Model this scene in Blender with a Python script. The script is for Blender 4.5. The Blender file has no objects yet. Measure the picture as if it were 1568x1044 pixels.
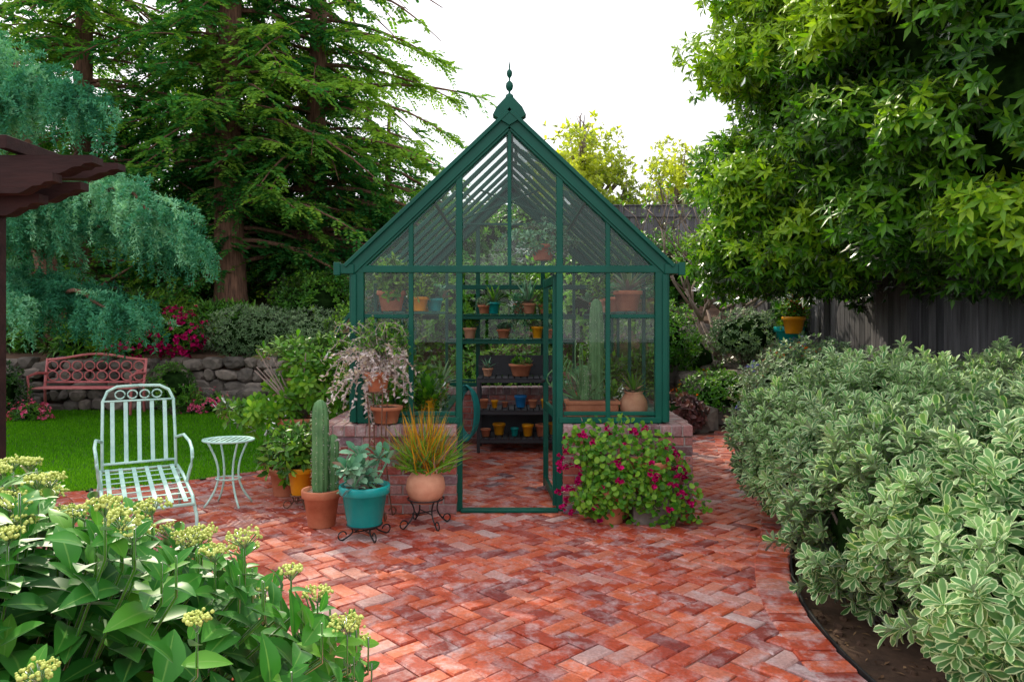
import bpy, bmesh, math, numpy as np
from mathutils import Vector
R = np.random.default_rng(7)
scene = bpy.context.scene
col = scene.collection
A = np.array
UP = A([0., 0., 1.])

def nrmz(v):
    v = np.asarray(v, float)
    return v / np.maximum(np.linalg.norm(v, axis=-1, keepdims=True), 1e-9)

def sn(p, sc, seed):
    r = np.random.default_rng(seed)
    p = np.atleast_2d(p)
    o = np.zeros(len(p))
    for i in range(6):
        k = nrmz(r.normal(size=3)) * sc * (0.7 + 0.9 * r.random())
        o += np.sin(p @ k + r.random() * 6.28)
    return o / 2.6

# ------------------------------------------------------------------ mesh builder
class MB:
    def __init__(s):
        s.v = []; s.f = []; s.fm = []; s.sm = []; s.r = []; s.u = []; s.w = []; s.n = 0
    def add(s, v, faces, mat=0, rnd=0.5, lu=0., lv=0., smooth=False):
        v = np.asarray(v, float).reshape(-1, 3); n = len(v)
        s.v.append(v)
        s.r.append(np.broadcast_to(np.asarray(rnd, float), (n,)))
        s.u.append(np.broadcast_to(np.asarray(lu, float), (n,)))
        s.w.append(np.broadcast_to(np.asarray(lv, float), (n,)))
        if not isinstance(faces, list): faces = [faces]
        for f in faces:
            f = np.asarray(f, int)
            if f.size == 0: continue
            s.f.append(f + s.n); s.fm.append(mat); s.sm.append(smooth)
        s.n += n
    def build(s, name, mats, parent=None):
        me = bpy.data.meshes.new(name)
        v = np.concatenate(s.v)
        me.vertices.add(len(v)); me.vertices.foreach_set('co', v.ravel().astype(np.float32))
        idx = np.concatenate([f.ravel() for f in s.f])
        tot = np.concatenate([np.full(len(f), f.shape[1]) for f in s.f])
        mi = np.concatenate([np.full(len(f), m) for f, m in zip(s.f, s.fm)])
        sm = np.concatenate([np.full(len(f), m) for f, m in zip(s.f, s.sm)])
        st = np.concatenate([[0], np.cumsum(tot)[:-1]])
        me.loops.add(len(idx)); me.loops.foreach_set('vertex_index', idx.astype(np.int32))
        me.polygons.add(len(tot)); me.polygons.foreach_set('loop_start', st.astype(np.int32))
        me.polygons.foreach_set('material_index', mi.astype(np.int32))
        me.polygons.foreach_set('use_smooth', sm.astype(bool))
        me.update(calc_edges=True)
        for nm, arr in (('rnd', s.r), ('lu', s.u), ('lv', s.w)):
            a = me.attributes.new(nm, 'FLOAT', 'POINT')
            a.data.foreach_set('value', np.concatenate(arr).astype(np.float32))
        for m in mats: me.materials.append(m)
        ob = bpy.data.objects.new(name, me); col.objects.link(ob)
        if parent: ob.parent = parent
        return ob

def empty(name, loc=(0, 0, 0)):
    e = bpy.data.objects.new(name, None); e.location = loc; e.empty_display_size = 0.2
    col.objects.link(e); return e

def _cbverts(sz, ch):
    out = []
    for sx in (-1, 1):
        for sy in (-1, 1):
            for sz_ in (-1, 1):
                for ax in range(3):
                    p = [sx * (sz[0] / 2 - ch), sy * (sz[1] / 2 - ch), sz_ * (sz[2] / 2 - ch)]
                    p[ax] += [sx, sy, sz_][ax] * ch
                    out.append(p)
    return A(out)
def _cbfaces():
    bm = bmesh.new()
    vs = [bm.verts.new(p) for p in _cbverts((1, 1, 1), .1)]
    bmesh.ops.convex_hull(bm, input=vs)
    bm.verts.index_update()
    bmesh.ops.recalc_face_normals(bm, faces=bm.faces)
    f = A([[v.index for v in q.verts] for q in bm.faces]); bm.free(); return f
CBF = _cbfaces()
def rotz(v, a):
    c, s = math.cos(a), math.sin(a)
    v = np.asarray(v, float)
    return np.stack([v[..., 0] * c - v[..., 1] * s, v[..., 0] * s + v[..., 1] * c, v[..., 2]], -1)
def box(mb, c, sz, mat=0, ch=.003, az=0., rnd=.5):
    ch = min(ch, min(sz) * .4)
    mb.add(rotz(_cbverts(sz, ch), az) + A(c), CBF, mat, rnd)
def beam(mb, p0, p1, w, h, mat=0, up=(0, 0, 1), ch=.003, rnd=.5):
    p0 = A(p0, float); p1 = A(p1, float); d = p1 - p0; L = np.linalg.norm(d); d = d / L
    s = np.cross(d, A(up, float))
    if np.linalg.norm(s) < 1e-3: s = np.cross(d, A([0, 1., 0]))
    s = nrmz(s); u = np.cross(s, d)
    v = _cbverts((L, w, h), min(ch, w * .4, h * .4))
    mb.add((p0 + p1) / 2 + v[:, :1] * d + v[:, 1:2] * s + v[:, 2:] * u, CBF, mat, rnd)
def tube(mb, pts, rad, n=6, mat=0, rnd=.5, closed=False):
    pts = np.asarray(pts, float); m = len(pts)
    rad = np.broadcast_to(np.asarray(rad, float), (m,))
    if closed: t = nrmz(np.roll(pts, -1, 0) - np.roll(pts, 1, 0))
    else: t = nrmz(np.gradient(pts, axis=0))
    ref = A([0.13, .21, 1.]) if abs(t[:, 2]).mean() < .8 else A([1., .15, .1])
    s = nrmz(np.cross(t, ref)); u = np.cross(s, t)
    a = np.arange(n) * 2 * math.pi / n
    v = pts[:, None] + rad[:, None, None] * (np.cos(a)[None, :, None] * s[:, None] + np.sin(a)[None, :, None] * u[:, None])
    i = np.arange(m if closed else m - 1)[:, None]; j = np.arange(n)[None]
    i2 = (i + 1) % m
    f = np.stack([i * n + j, i * n + (j + 1) % n, i2 * n + (j + 1) % n, i2 * n + j], -1).reshape(-1, 4)
    fs = [f]
    if not closed: fs += [np.arange(n)[None, ::-1], (np.arange(n) + (m - 1) * n)[None]]
    mb.add(v.reshape(-1, 3), fs, mat, rnd, smooth=True)
def lathe(mb, prof, c, n=24, mat=0, ribs=0, ribd=0., rnd=.5, smooth=True):
    prof = A(prof, float); m = len(prof)
    a = np.arange(n) * 2 * math.pi / n
    k = 1 - ribd * (0.5 + 0.5 * np.cos(a * ribs)) if ribs else np.ones(n)
    v = np.stack([prof[:, 0][:, None] * np.cos(a) * k, prof[:, 0][:, None] * np.sin(a) * k, np.repeat(prof[:, 1][:, None], n, 1)], -1)
    i = np.arange(m - 1)[:, None]; j = np.arange(n)[None]
    f = np.stack([i * n + j, i * n + (j + 1) % n, (i + 1) * n + (j + 1) % n, (i + 1) * n + j], -1).reshape(-1, 4)
    mb.add(v.reshape(-1, 3) + A(c), f, mat, rnd, smooth=smooth)
def _ico(s):
    bm = bmesh.new(); bmesh.ops.create_icosphere(bm, subdivisions=s, radius=1)
    v = A([list(q.co) for q in bm.verts]); f = A([[w.index for w in q.verts] for q in bm.faces]); bm.free(); return v, f
ICO = {1: _ico(1), 2: _ico(2), 3: _ico(3), 4: _ico(4)}
def rock(mb, c, r, mat=0, sub=2, amp=.22, rnd=None, az=None, seed=None):
    v, f = ICO[sub]; seed = int(R.integers(1e6)) if seed is None else seed
    k = 1 + amp * sn(v, 2.2, seed) + amp * .4 * sn(v, 5, seed + 1)
    w = v * k[:, None]
    w = np.clip(w, -.82, .82) * A(r)
    w = rotz(w, R.random() * 6.28 if az is None else az)
    mb.add(w + A(c), f, mat, R.random() if rnd is None else rnd, smooth=False)
def balls(mb, C, r, mat=0, rnd=.5, sub=1):
    v, f = ICO[sub]; C = np.asarray(C); N = len(C); r = np.broadcast_to(r, (N,))
    V = C[:, None] + v[None] * r[:, None, None]
    F = (f[None] + (np.arange(N) * len(v))[:, None, None]).reshape(-1, 3)
    rn = np.repeat(np.broadcast_to(rnd, (N,)), len(v))
    mb.add(V.reshape(-1, 3), F, mat, rn, smooth=True)

LOW = [(0, .08), (.5, 1), (1, .05)]
MID = [(0, .08), (.3, .8), (.62, 1), (1, .06)]
OBO = [(0, .12), (.35, .55), (.7, 1), (.92, .7), (1, .1)]
OVA = [(0, .06), (.12, .55), (.3, .95), (.5, 1), (.7, .78), (.88, .38), (1, .03)]
SPK = [(0, 1), (.4, .85), (.75, .5), (1, .04)]
RND = [(0, .2), (.25, .85), (.55, 1), (.85, .75), (1, .2)]
def leaves(mb, pos, d, n, L, W, mat=0, st=LOW, fold=.3, curve=.2, rnd=None):
    pos = np.atleast_2d(pos); N = len(pos); d = nrmz(np.broadcast_to(d, (N, 3))); n = np.broadcast_to(n, (N, 3))
    s = nrmz(np.cross(d, n) + 1e-6); n = np.cross(s, d)
    L = np.broadcast_to(L, (N,)); W = np.broadcast_to(W, (N,)); curve = np.broadcast_to(curve, (N,))
    if rnd is None: rnd = R.random(N)
    rnd = np.broadcast_to(rnd, (N,))
    ns = len(st); V = np.empty((N, ns, 3, 3))
    for i, (t, w) in enumerate(st):
        for j, sg in enumerate((-1, 0, 1)):
            V[:, i, j] = pos + (L * t)[:, None] * d + (sg * w * W / 2)[:, None] * s + (abs(sg) * fold * w * W / 2 - curve * L * t * t)[:, None] * n
    f = []
    for i in range(ns - 1):
        f += [[3 * i, 3 * i + 1, 3 * i + 4, 3 * i + 3], [3 * i + 1, 3 * i + 2, 3 * i + 5, 3 * i + 4]]
    F = (A(f)[None] + (np.arange(N) * ns * 3)[:, None, None]).reshape(-1, 4)
    lu = np.tile(np.repeat([t for t, w in st], 3), N); lv = np.tile(np.tile([-1., 0., 1.], ns), N)
    mb.add(V.reshape(-1, 3), F, mat, np.repeat(rnd, ns * 3), lu, lv, smooth=True)
def quads(mb, pos, d, n, L, W, mat=0, rnd=None, wide=.45):
    N = len(pos); d = nrmz(d); s = nrmz(np.cross(d, n) + 1e-6)
    L = np.broadcast_to(L, (N,))[:, None]; W = np.broadcast_to(W, (N,))[:, None]
    if rnd is None: rnd = R.random(N)
    V = np.stack([pos, pos + d * L * wide + s * W / 2, pos + d * L, pos + d * L * wide - s * W / 2], 1)
    mb.add(V.reshape(-1, 3), np.arange(4 * N).reshape(-1, 4), mat, np.repeat(rnd, 4), np.tile([0, .5, 1, .5], N), 0)
def rosettes(C, Ax, k, th0, th1):
    C = np.atleast_2d(C); N = len(C); Ax = nrmz(np.broadcast_to(Ax, (N, 3)))
    ref = np.where(np.abs(Ax[:, 2:]) < .9, A([[0, 0, 1.]]), A([[1., 0, 0]]))
    e1 = nrmz(np.cross(Ax, ref)); e2 = np.cross(Ax, e1)
    ph = (np.arange(k) * 2.39996)[None] + R.random((N, 1)) * 6.28 + R.normal(size=(N, k)) * .15
    th = th0 + (th1 - th0) * (np.arange(k) / max(k - 1, 1))[None] + R.normal(size=(N, k)) * .12
    rad = np.cos(ph)[..., None] * e1[:, None] + np.sin(ph)[..., None] * e2[:, None]
    d = Ax[:, None] * np.cos(th)[..., None] + rad * np.sin(th)[..., None]
    n = Ax[:, None] * np.sin(th)[..., None] - rad * np.cos(th)[..., None]
    return np.repeat(C, k, 0), d.reshape(-1, 3), n.reshape(-1, 3)
def shell(ells, N, depth=.35, lump=.13, seed=1, gap=None, cut=.82, zmin=-9):
    e = A(ells, float); area = (e[:, 3] * e[:, 4] + e[:, 3] * e[:, 5] + e[:, 4] * e[:, 5])
    i = R.choice(len(e), N, p=area / area.sum())
    u = nrmz(R.normal(size=(N, 3)))
    f = 1 - depth * R.random(N) ** 1.6
    f *= 1 + lump * sn(u * e[i, 3:].mean(1)[:, None] + e[i, :3], 3.2 / max(.3, e[:, 3:].mean() ** .6), seed)
    p = e[i, :3] + u * e[i, 3:] * f[:, None]
    o = nrmz(u / e[i, 3:])
    keep = p[:, 2] > zmin
    for k in range(len(e)):
        q = np.linalg.norm((p - e[k, :3]) / e[k, 3:], axis=1)
        keep &= ~((q < cut - depth * .5) & (i != k))
    if gap is not None:
        keep &= sn(p, gap[0], seed + 5) > gap[1]
    return p[keep], o[keep]

# ------------------------------------------------------------------ materials
def mat_new(name):
    m = bpy.data.materials.new(name); m.use_nodes = True
    nt = m.node_tree; nt.nodes.clear()
    out = nt.nodes.new('ShaderNodeOutputMaterial'); b = nt.nodes.new('ShaderNodeBsdfPrincipled')
    nt.links.new(b.outputs[0], out.inputs[0])
    return m, nt, b, out
def ramp(nt, stops, src):
    r = nt.nodes.new('ShaderNodeValToRGB'); el = r.color_ramp.elements
    while len(el) < len(stops): el.new(.5)
    for e, (p, c) in zip(el, stops): e.position = p; e.color = (*c, 1)
    nt.links.new(src, r.inputs[0]); return r.outputs[0]
def attr(nt, n):
    a = nt.nodes.new('ShaderNodeAttribute'); a.attribute_name = n; return a.outputs['Fac']
def noise(nt, sc, det=4, rough=.55, stretch=None):
    tc = nt.nodes.new('ShaderNodeTexCoord'); n = nt.nodes.new('ShaderNodeTexNoise')
    n.inputs['Scale'].default_value = sc; n.inputs['Detail'].default_value = det; n.inputs['Roughness'].default_value = rough
    if stretch:
        mp = nt.nodes.new('ShaderNodeMapping'); mp.inputs['Scale'].default_value = stretch
        nt.links.new(tc.outputs['Object'], mp.inputs[0]); nt.links.new(mp.outputs[0], n.inputs['Vector'])
    else: nt.links.new(tc.outputs['Object'], n.inputs['Vector'])
    return n.outputs['Fac']
def mix(nt, f, a, b, mode='MIX'):
    m = nt.nodes.new('ShaderNodeMix'); m.data_type = 'RGBA'; m.blend_type = mode
    for s, x in ((m.inputs[0], f), (m.inputs[6], a), (m.inputs[7], b)):
        if hasattr(x, 'links'): nt.links.new(x, s)
        elif isinstance(x, (int, float)): s.default_value = x
        else: s.default_value = (*x, 1)
    return m.outputs[2]
def bump(nt, b, h, st=.3, d=.01):
    k = nt.nodes.new('ShaderNodeBump'); k.inputs['Strength'].default_value = st; k.inputs['Distance'].default_value = d
    nt.links.new(h, k.inputs['Height']); nt.links.new(k.outputs[0], b.inputs['Normal'])
def simple(name, c, c2=None, rough=.5, sc=8, metal=0, bs=.2, stretch=None, usernd=False, spec=.35):
    m, nt, b, o = mat_new(name)
    c2 = c2 or tuple(x * .6 for x in c)
    f = noise(nt, sc, 5, .6, stretch)
    cc = ramp(nt, [(.3, c2), (.7, c)], f)
    if usernd:
        cc = mix(nt, 1., cc, ramp(nt, [(0, (.55, .55, .55)), (1, (1.35, 1.3, 1.25))], attr(nt, 'rnd')), 'MULTIPLY')
    nt.links.new(cc, b.inputs['Base Color']); b.inputs['Roughness'].default_value = rough; b.inputs['Metallic'].default_value = metal
    b.inputs['Specular IOR Level'].default_value = spec
    if bs: bump(nt, b, noise(nt, sc * 4, 4, .6, stretch), bs)
    return m
def leafm(name, dark, midc, light, rough=.42, tr=.3, margin=None, vein=None, trc=1.3, glossy=True):
    m, nt, b, out = mat_new(name)
    c = ramp(nt, [(0., dark), (.5, midc), (1., light)], attr(nt, 'rnd'))
    if margin or vein:
        lv = nt.nodes.new('ShaderNodeMath'); lv.operation = 'ABSOLUTE'; nt.links.new(attr(nt, 'lv'), lv.inputs[0])
    if margin:
        c = mix(nt, ramp(nt, [(.58, (0, 0, 0)), (.80, (1, 1, 1))], lv.outputs[0]), c, margin)
    if vein:
        c = mix(nt, ramp(nt, [(0, (.7, .7, .7)), (.1, (0, 0, 0))], lv.outputs[0]), c, vein)
    nt.nodes.remove(b); b = nt.nodes.new('ShaderNodeBsdfDiffuse'); nt.links.new(c, b.inputs[0])
    t = nt.nodes.new('ShaderNodeBsdfTranslucent')
    tc = mix(nt, 1., c, (trc * 1.15, trc * 1.2, trc * .5), 'MULTIPLY'); nt.links.new(tc, t.inputs[0])
    ms = nt.nodes.new('ShaderNodeMixShader'); ms.inputs[0].default_value = tr
    nt.links.new(b.outputs[0], ms.inputs[1]); nt.links.new(t.outputs[0], ms.inputs[2]); last = ms.outputs[0]
    if glossy:
        gl = nt.nodes.new('ShaderNodeBsdfGlossy'); gl.inputs['Roughness'].default_value = rough
        fr = nt.nodes.new('ShaderNodeFresnel'); fr.inputs[0].default_value = 1.33
        m2 = nt.nodes.new('ShaderNodeMixShader'); nt.links.new(fr.outputs[0], m2.inputs[0]); nt.links.new(last, m2.inputs[1]); nt.links.new(gl.outputs[0], m2.inputs[2]); last = m2.outputs[0]
    nt.links.new(last, out.inputs[0])
    return m
def brickm(name, stops, white=.45, wc=(.55, .44, .40), lo=.46):
    m, nt, b, o = mat_new(name)
    c = ramp(nt, stops, attr(nt, 'rnd'))
    n1 = noise(nt, 9, 6, .7); n2 = noise(nt, 60, 4, .7); n3 = noise(nt, 1.1, 3)
    w = mix(nt, 1., ramp(nt, [(lo, (0, 0, 0)), (.70, (white, white, white))], n1), ramp(nt, [(.3, (.3, .3, .3)), (.62, (1.25, 1.25, 1.25))], n3), 'MULTIPLY')
    c = mix(nt, w, c, wc)
    c = mix(nt, 1., c, ramp(nt, [(.25, (.6, .58, .58)), (.7, (1.15, 1.15, 1.15))], n2), 'MULTIPLY')
    nt.links.new(c, b.inputs['Base Color']); b.inputs['Roughness'].default_value = .5; b.inputs['Specular IOR Level'].default_value = .35
    bump(nt, b, n2, .6, .004)
    return m
M = {}
M['pave'] = brickm('paving_brick', [(0, (.22, .032, .025)), (.15, (.36, .045, .02)), (.45, (.47, .075, .03)), (.7, (.56, .125, .055)), (.84, (.48, .16, .11)), (.94, (.50, .31, .29)), (1, (.14, .05, .06))], .72, (.62, .49, .50), .46)
M['wallbrick'] = brickm('wall_brick', [(0, (.12, .045, .05)), (.3, (.30, .07, .055)), (.6, (.44, .11, .08)), (.8, (.38, .17, .15)), (1, (.18, .11, .14))], .6, (.52, .44, .45), .46)
M['capbrick'] = brickm('cap_brick', [(0, (.15, .08, .09)), (.5, (.33, .13, .12)), (1, (.38, .21, .21))], .75, (.52, .46, .47), .44)
M['mortar'] = simple('mortar', (.40, .34, .32), (.26, .21, .2), .9, 20)
M['sand'] = simple('joint_sand', (.30, .16, .13), (.13, .06, .045), .95, 9)
M['soil'] = simple('soil', (.16, .09, .058), (.045, .026, .018), .95, 5, bs=.8)
M['lawnbase'] = simple('lawn_base', (.055, .15, .012), (.03, .08, .008), .9, 6)
M['green'] = simple('green_painted_metal', (.002, .090, .060), (.001, .065, .045), .4, 3, bs=.03, spec=.22)
M['blackmetal'] = simple('black_iron', (.018, .018, .02), (.01, .01, .01), .5, 20)
M['rust'] = simple('rusty_iron', (.20, .09, .05), (.08, .04, .03), .75, 25)
M['terra'] = simple('terracotta', (.58, .22, .12), (.40, .125, .06), .75, 9, bs=.15)
M['peach'] = simple('pale_terracotta', (.70, .36, .23), (.54, .22, .13), .7, 9, bs=.15)
M['teal'] = simple('teal_glaze', (.01, .38, .36), (.008, .28, .28), .25, 6, bs=.03)
M['yellow'] = simple('yellow_glaze', (.80, .36, .01), (.65, .25, .01), .3, 6, bs=.03)
M['blue'] = simple('blue_glaze', (.02, .22, .55), (.015, .15, .4), .3, 6, bs=.03)
M['white'] = simple('aged_mint_paint', (.55, .80, .72), (.36, .60, .54), .4, 14, bs=.1)
M['pink'] = simple('pink_painted_metal', (.80, .25, .26), (.55, .14, .15), .5, 10, bs=.05)
M['bark'] = simple('redwood_bark', (.27, .135, .09), (.06, .033, .025), .95, 6, bs=1., stretch=(5, 5, .5))
M['greybark'] = simple('grey_bark', (.32, .24, .21), (.16, .12, .10), .9, 10, bs=.5)
M['stone'] = simple('garden_stone', (.24, .205, .18), (.09, .08, .075), .85, 6, bs=.7, usernd=True)
M['fence'] = simple('weathered_fence_wood', (.17, .17, .19), (.075, .072, .082), .85, 3, bs=.5, stretch=(6, 6, .6), usernd=True, spec=.1)
M['darkwood'] = simple('dark_stained_wood', (.05, .022, .02), (.022, .011, .011), .7, 3, bs=.3, stretch=(.8, 4, 4), spec=.15)
M['slate'] = simple('bench_dark_wood', (.05, .05, .06), (.03, .03, .035), .6, 4)
M['cactus'] = simple('cactus_skin', (.12, .27, .10), (.06, .16, .06), .55, 12)
M['hose'] = simple('hose_rubber', (.02, .3, .28), (.015, .2, .2), .35, 9)
M['rubber'] = simple('black_rubber', (.015, .015, .015), (.01, .01, .01), .6, 9)
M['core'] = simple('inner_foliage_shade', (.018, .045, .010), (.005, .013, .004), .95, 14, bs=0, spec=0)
M['bud'] = simple('flower_buds', (.58, .62, .16), (.42, .50, .11), .6, 60, bs=0)
M['tree'] = leafm('glossy_evergreen_leaf', (.016, .085, .008), (.095, .275, .012), (.36, .55, .022), .35, .38, vein=(.2, .38, .05))
M['redwood'] = leafm('redwood_needles', (.010, .068, .024), (.048, .20, .048), (.26, .43, .06), .55, .4, glossy=False)
M['cedar'] = leafm('blue_cedar_needles', (.028, .15, .085), (.08, .31, .18), (.26, .55, .34), .55, .25, glossy=False)
M['hydr'] = leafm('hydrangea_leaf', (.018, .12, .018), (.055, .26, .028), (.20, .47, .04), .42, .3, vein=(.22, .43, .09))
M['varieg'] = leafm('variegated_leaf', (.03, .12, .03), (.09, .24, .07), (.25, .45, .15), .45, .28, margin=(.62, .74, .42))
M['shrub'] = leafm('shrub_leaf', (.02, .10, .008), (.075, .24, .016), (.24, .44, .035), .4, .33)
M['shrubd'] = leafm('dark_shrub_leaf', (.012, .06, .012), (.035, .14, .02), (.11, .27, .04), .45, .28)
M['grey'] = leafm('greygreen_leaf', (.06, .13, .05), (.14, .25, .11), (.30, .42, .22), .55, .22)
M['yell'] = leafm('yellow_green_leaf', (.18, .28, .02), (.45, .52, .04), (.75, .74, .09), .5, .5)
M['purple'] = leafm('purple_leaf', (.06, .025, .03), (.14, .05, .05), (.26, .13, .09), .45, .2, trc=1.)
M['succ'] = leafm('succulent_leaf', (.05, .18, .10), (.12, .32, .18), (.28, .50, .32), .4, .12)
M['grass'] = leafm('grass_blade', (.035, .15, .006), (.10, .32, .012), (.22, .50, .02), .5, .35, glossy=False)
def petal(name, c, c2):
    return leafm(name, tuple(x * .6 for x in c), c, c2, .5, .3, trc=.9, glossy=False)
M['magenta'] = petal('magenta_petal', (.40, .006, .09), (.70, .02, .22))
M['pinkp'] = petal('pink_petal', (.80, .10, .26), (.85, .3, .42))
M['violet'] = petal('violet_petal', (.16, .16, .55), (.35, .33, .75))
M['orange'] = petal('orange_petal', (.80, .12, .02), (.85, .35, .03))
M['pale'] = petal('pale_pink_leaf', (.62, .52, .54), (.85, .80, .80))
M['fire'] = petal('firestick', (.60, .28, .03), (.85, .48, .04))
M['litter'] = leafm('leaf_litter', (.05, .03, .02), (.15, .085, .05), (.32, .20, .11), .8, .05, trc=.8, glossy=False)
def glassm(name, f):
    m, nt, b, out = mat_new(name)
    nt.nodes.remove(b)
    t = nt.nodes.new('ShaderNodeBsdfTransparent'); t.inputs[0].default_value = (.95, .985, .975, 1)
    g = nt.nodes.new('ShaderNodeBsdfGlossy'); g.inputs['Roughness'].default_value = .0; g.inputs[0].default_value = (1, 1, 1, 1)
    fr = nt.nodes.new('ShaderNodeFresnel'); fr.inputs[0].default_value = 1.45
    ml = nt.nodes.new('ShaderNodeMath'); ml.operation = 'MULTIPLY'; ml.inputs[1].default_value = f; nt.links.new(fr.outputs[0], ml.inputs[0])
    ms = nt.nodes.new('ShaderNodeMixShader')
    nt.links.new(ml.outputs[0], ms.inputs[0]); nt.links.new(t.outputs[0], ms.inputs[1]); nt.links.new(g.outputs[0], ms.inputs[2])
    nt.links.new(ms.outputs[0], out.inputs[0]); return m
M['glass'] = glassm('window_glass', .8)

# ------------------------------------------------------------------ terrain
def H(x, y):
    w = np.clip((-2.6 - x) / .6, 0, 1)
    zr = -.05 + np.clip((y - 9.8) / 8.2, 0, 1) * 2.25
    zl = np.where(y > 12.45, .80 + np.clip((y - 12.45) / 5.5, 0, 1) * 1.4, -.05)
    return zl * w + zr * (1 - w)
xs = np.concatenate([np.linspace(-160, -16, 12), np.linspace(-14, 12, 80), np.linspace(14, 160, 12)])
ys = np.concatenate([np.linspace(-40, 0, 6), np.linspace(1, 12.3, 30), np.linspace(12.45, 20, 50), np.linspace(22, 300, 14)])
X, Y = np.meshgrid(xs, ys)
Z = H(X, Y) + np.where(Y > 12.6, .06 * sn(np.stack([X.ravel(), Y.ravel(), 0 * X.ravel()], 1), 1.5, 3).reshape(X.shape), 0)
g = MB(); i, j = np.meshgrid(np.arange(len(ys) - 1), np.arange(len(xs) - 1), indexing='ij'); nx = len(xs)
g.add(np.stack([X, Y, Z], -1), np.stack([i * nx + j, i * nx + j + 1, (i + 1) * nx + j + 1, (i + 1) * nx + j], -1).reshape(-1, 4), smooth=True)
g.build('ground', [M['soil']])

CY = A([0., 1.5, 2.4, 3.06, 3.6, 4.25, 4.7, 5.3, 6.1, 7.0, 8.1, 9.2, 10.2]); CX = A([2.0, 1.75, 1.55, 1.46, 1.47, 1.58, 1.76, 2.02, 2.22, 2.36, 2.48, 2.72, 3.0])
yy = np.linspace(0, 10.2, 300); _c = np.interp(yy, CY, CX)
_c = np.convolve(np.pad(_c, 14, 'edge'), np.ones(29) / 29, 'valid')
curve = lambda y: np.interp(y, yy, _c)
LX = A([-14, -5.5, -3.9, -3.2, -2.6, -2.15]); LY = A([6.1, 6.25, 6.4, 6.75, 7.2, 7.8])
ledge = lambda x: np.interp(x, LX, LY)
inlawn = lambda x, y: (y > ledge(x)) & (x < -2.15)

pt = MB()
ys_ = np.linspace(.8, 9.9, 92)
v = np.concatenate([np.stack([np.full(92, -7.5), ys_, np.full(92, -.012)], 1), np.stack([curve(ys_) - .03, ys_, np.full(92, -.012)], 1)])
k = np.arange(91); pt.add(v, np.stack([k, k + 92, k + 93, k + 1], 1), 1)
W0 = .1; a_, b_ = np.meshgrid(np.arange(-140, 141), np.arange(-80, 81)); a_ = a_.ravel(); b_ = b_.ravel()
ox = a_ + 2 * b_; oy = -a_ + 2 * b_
cH = np.stack([ox + 1, oy + .5], 1); cV = np.stack([ox + 2.5, oy + 1], 1)
C = np.concatenate([cH, cV]) * W0; ang = np.concatenate([np.zeros(len(cH)), np.full(len(cV), math.pi / 2)])
TH = math.radians(42)
ct, st_ = math.cos(TH), math.sin(TH)
C = np.stack([C[:, 0] * ct - C[:, 1] * st_, C[:, 0] * st_ + C[:, 1] * ct], 1) + A([-1., 5.]); ang = ang + TH
ok = (C[:, 0] > -7.3) & (C[:, 1] > 1.0) & (C[:, 1] < 9.7) & (C[:, 0] < curve(C[:, 1]) - .11) & ~inlawn(C[:, 0], C[:, 1])
C = C[ok]; ang = ang[ok]; N = len(C)
def paverset(mb, C, ang, lx, ly, top, mat, rn):
    N = len(C); ch = .007
    hx, hy = lx / 2, ly / 2
    T = A([[sx * hx, sy * hy, -.05] for sx, sy in ((-1, -1), (1, -1), (1, 1), (-1, 1))] + [[sx * hx, sy * hy, -ch] for sx, sy in ((-1, -1), (1, -1), (1, 1), (-1, 1))] + [[sx * (hx - ch), sy * (hy - ch), 0] for sx, sy in ((-1, -1), (1, -1), (1, 1), (-1, 1))])
    f = []
    for q in range(4):
        r = (q + 1) % 4; f += [[q, r, 4 + r, 4 + q], [4 + q, 4 + r, 8 + r, 8 + q]]
    f.append([8, 9, 10, 11])
    V = np.repeat(T[None], N, 0) * 1.
    V[:, 4:, :2] += R.normal(size=(N, 8, 2)) * .002
    tx = R.normal(size=N) * .025; ty = R.normal(size=N) * .025
    V[..., 2] += top[:, None] + V[..., 0] * tx[:, None] + V[..., 1] * ty[:, None]
    c, s = np.cos(ang)[:, None], np.sin(ang)[:, None]
    x = V[..., 0] * c - V[..., 1] * s + C[:, :1]; y = V[..., 0] * s + V[..., 1] * c + C[:, 1:2]
    V = np.stack([x, y, V[..., 2]], -1)
    F = (A(f)[None] + (np.arange(N) * 12)[:, None, None]).reshape(-1, 4)
    mb.add(V.reshape(-1, 3), F, mat, np.repeat(rn, 12))
rn = np.clip(R.random(N) + .12 * sn(np.c_[C, C[:, 0] * 0], 1.2, 77), 0, 1)
paverset(pt, C, ang + R.normal(size=N) * .014, .193, .093, R.normal(size=N) * .002, 0, rn)
sarc = np.concatenate([[0], np.cumsum(np.hypot(np.diff(yy), np.diff(_c)))])
sp = np.arange(.9, sarc[-1] - .3, .102)
by = np.interp(sp, sarc, yy); bx = curve(by)
tx_ = np.gradient(bx); ty_ = np.gradient(by); an = np.arctan2(ty_, tx_)
bc = np.stack([bx, by], 1) + np.stack([-np.sin(an), np.cos(an)], 1) * .1
paverset(pt, bc, an + math.pi / 2, .2, .096, .008 + R.normal(size=len(bc)) * .002, 0, R.random(len(bc)) * .85)
ex = curve(yy) + .012
for q in range(0, 290, 3):
    beam(pt, (ex[q], yy[q], -.02), (ex[q + 3], yy[q + 3], -.02), .012, .08, 2)
for q in np.arange(-7.2, -2.2, .205):
    y0, y1 = ledge(q), ledge(q + .2); a = math.atan2(y1 - y0, .2)
    paverset(pt, A([[q + .1, (y0 + y1) / 2 - .02]]), A([a]), .198, .095, A([.008]), 0, R.random(1) * .9)
pt.build('brick_patio', [M['pave'], M['sand'], M['rubber']])

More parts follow.
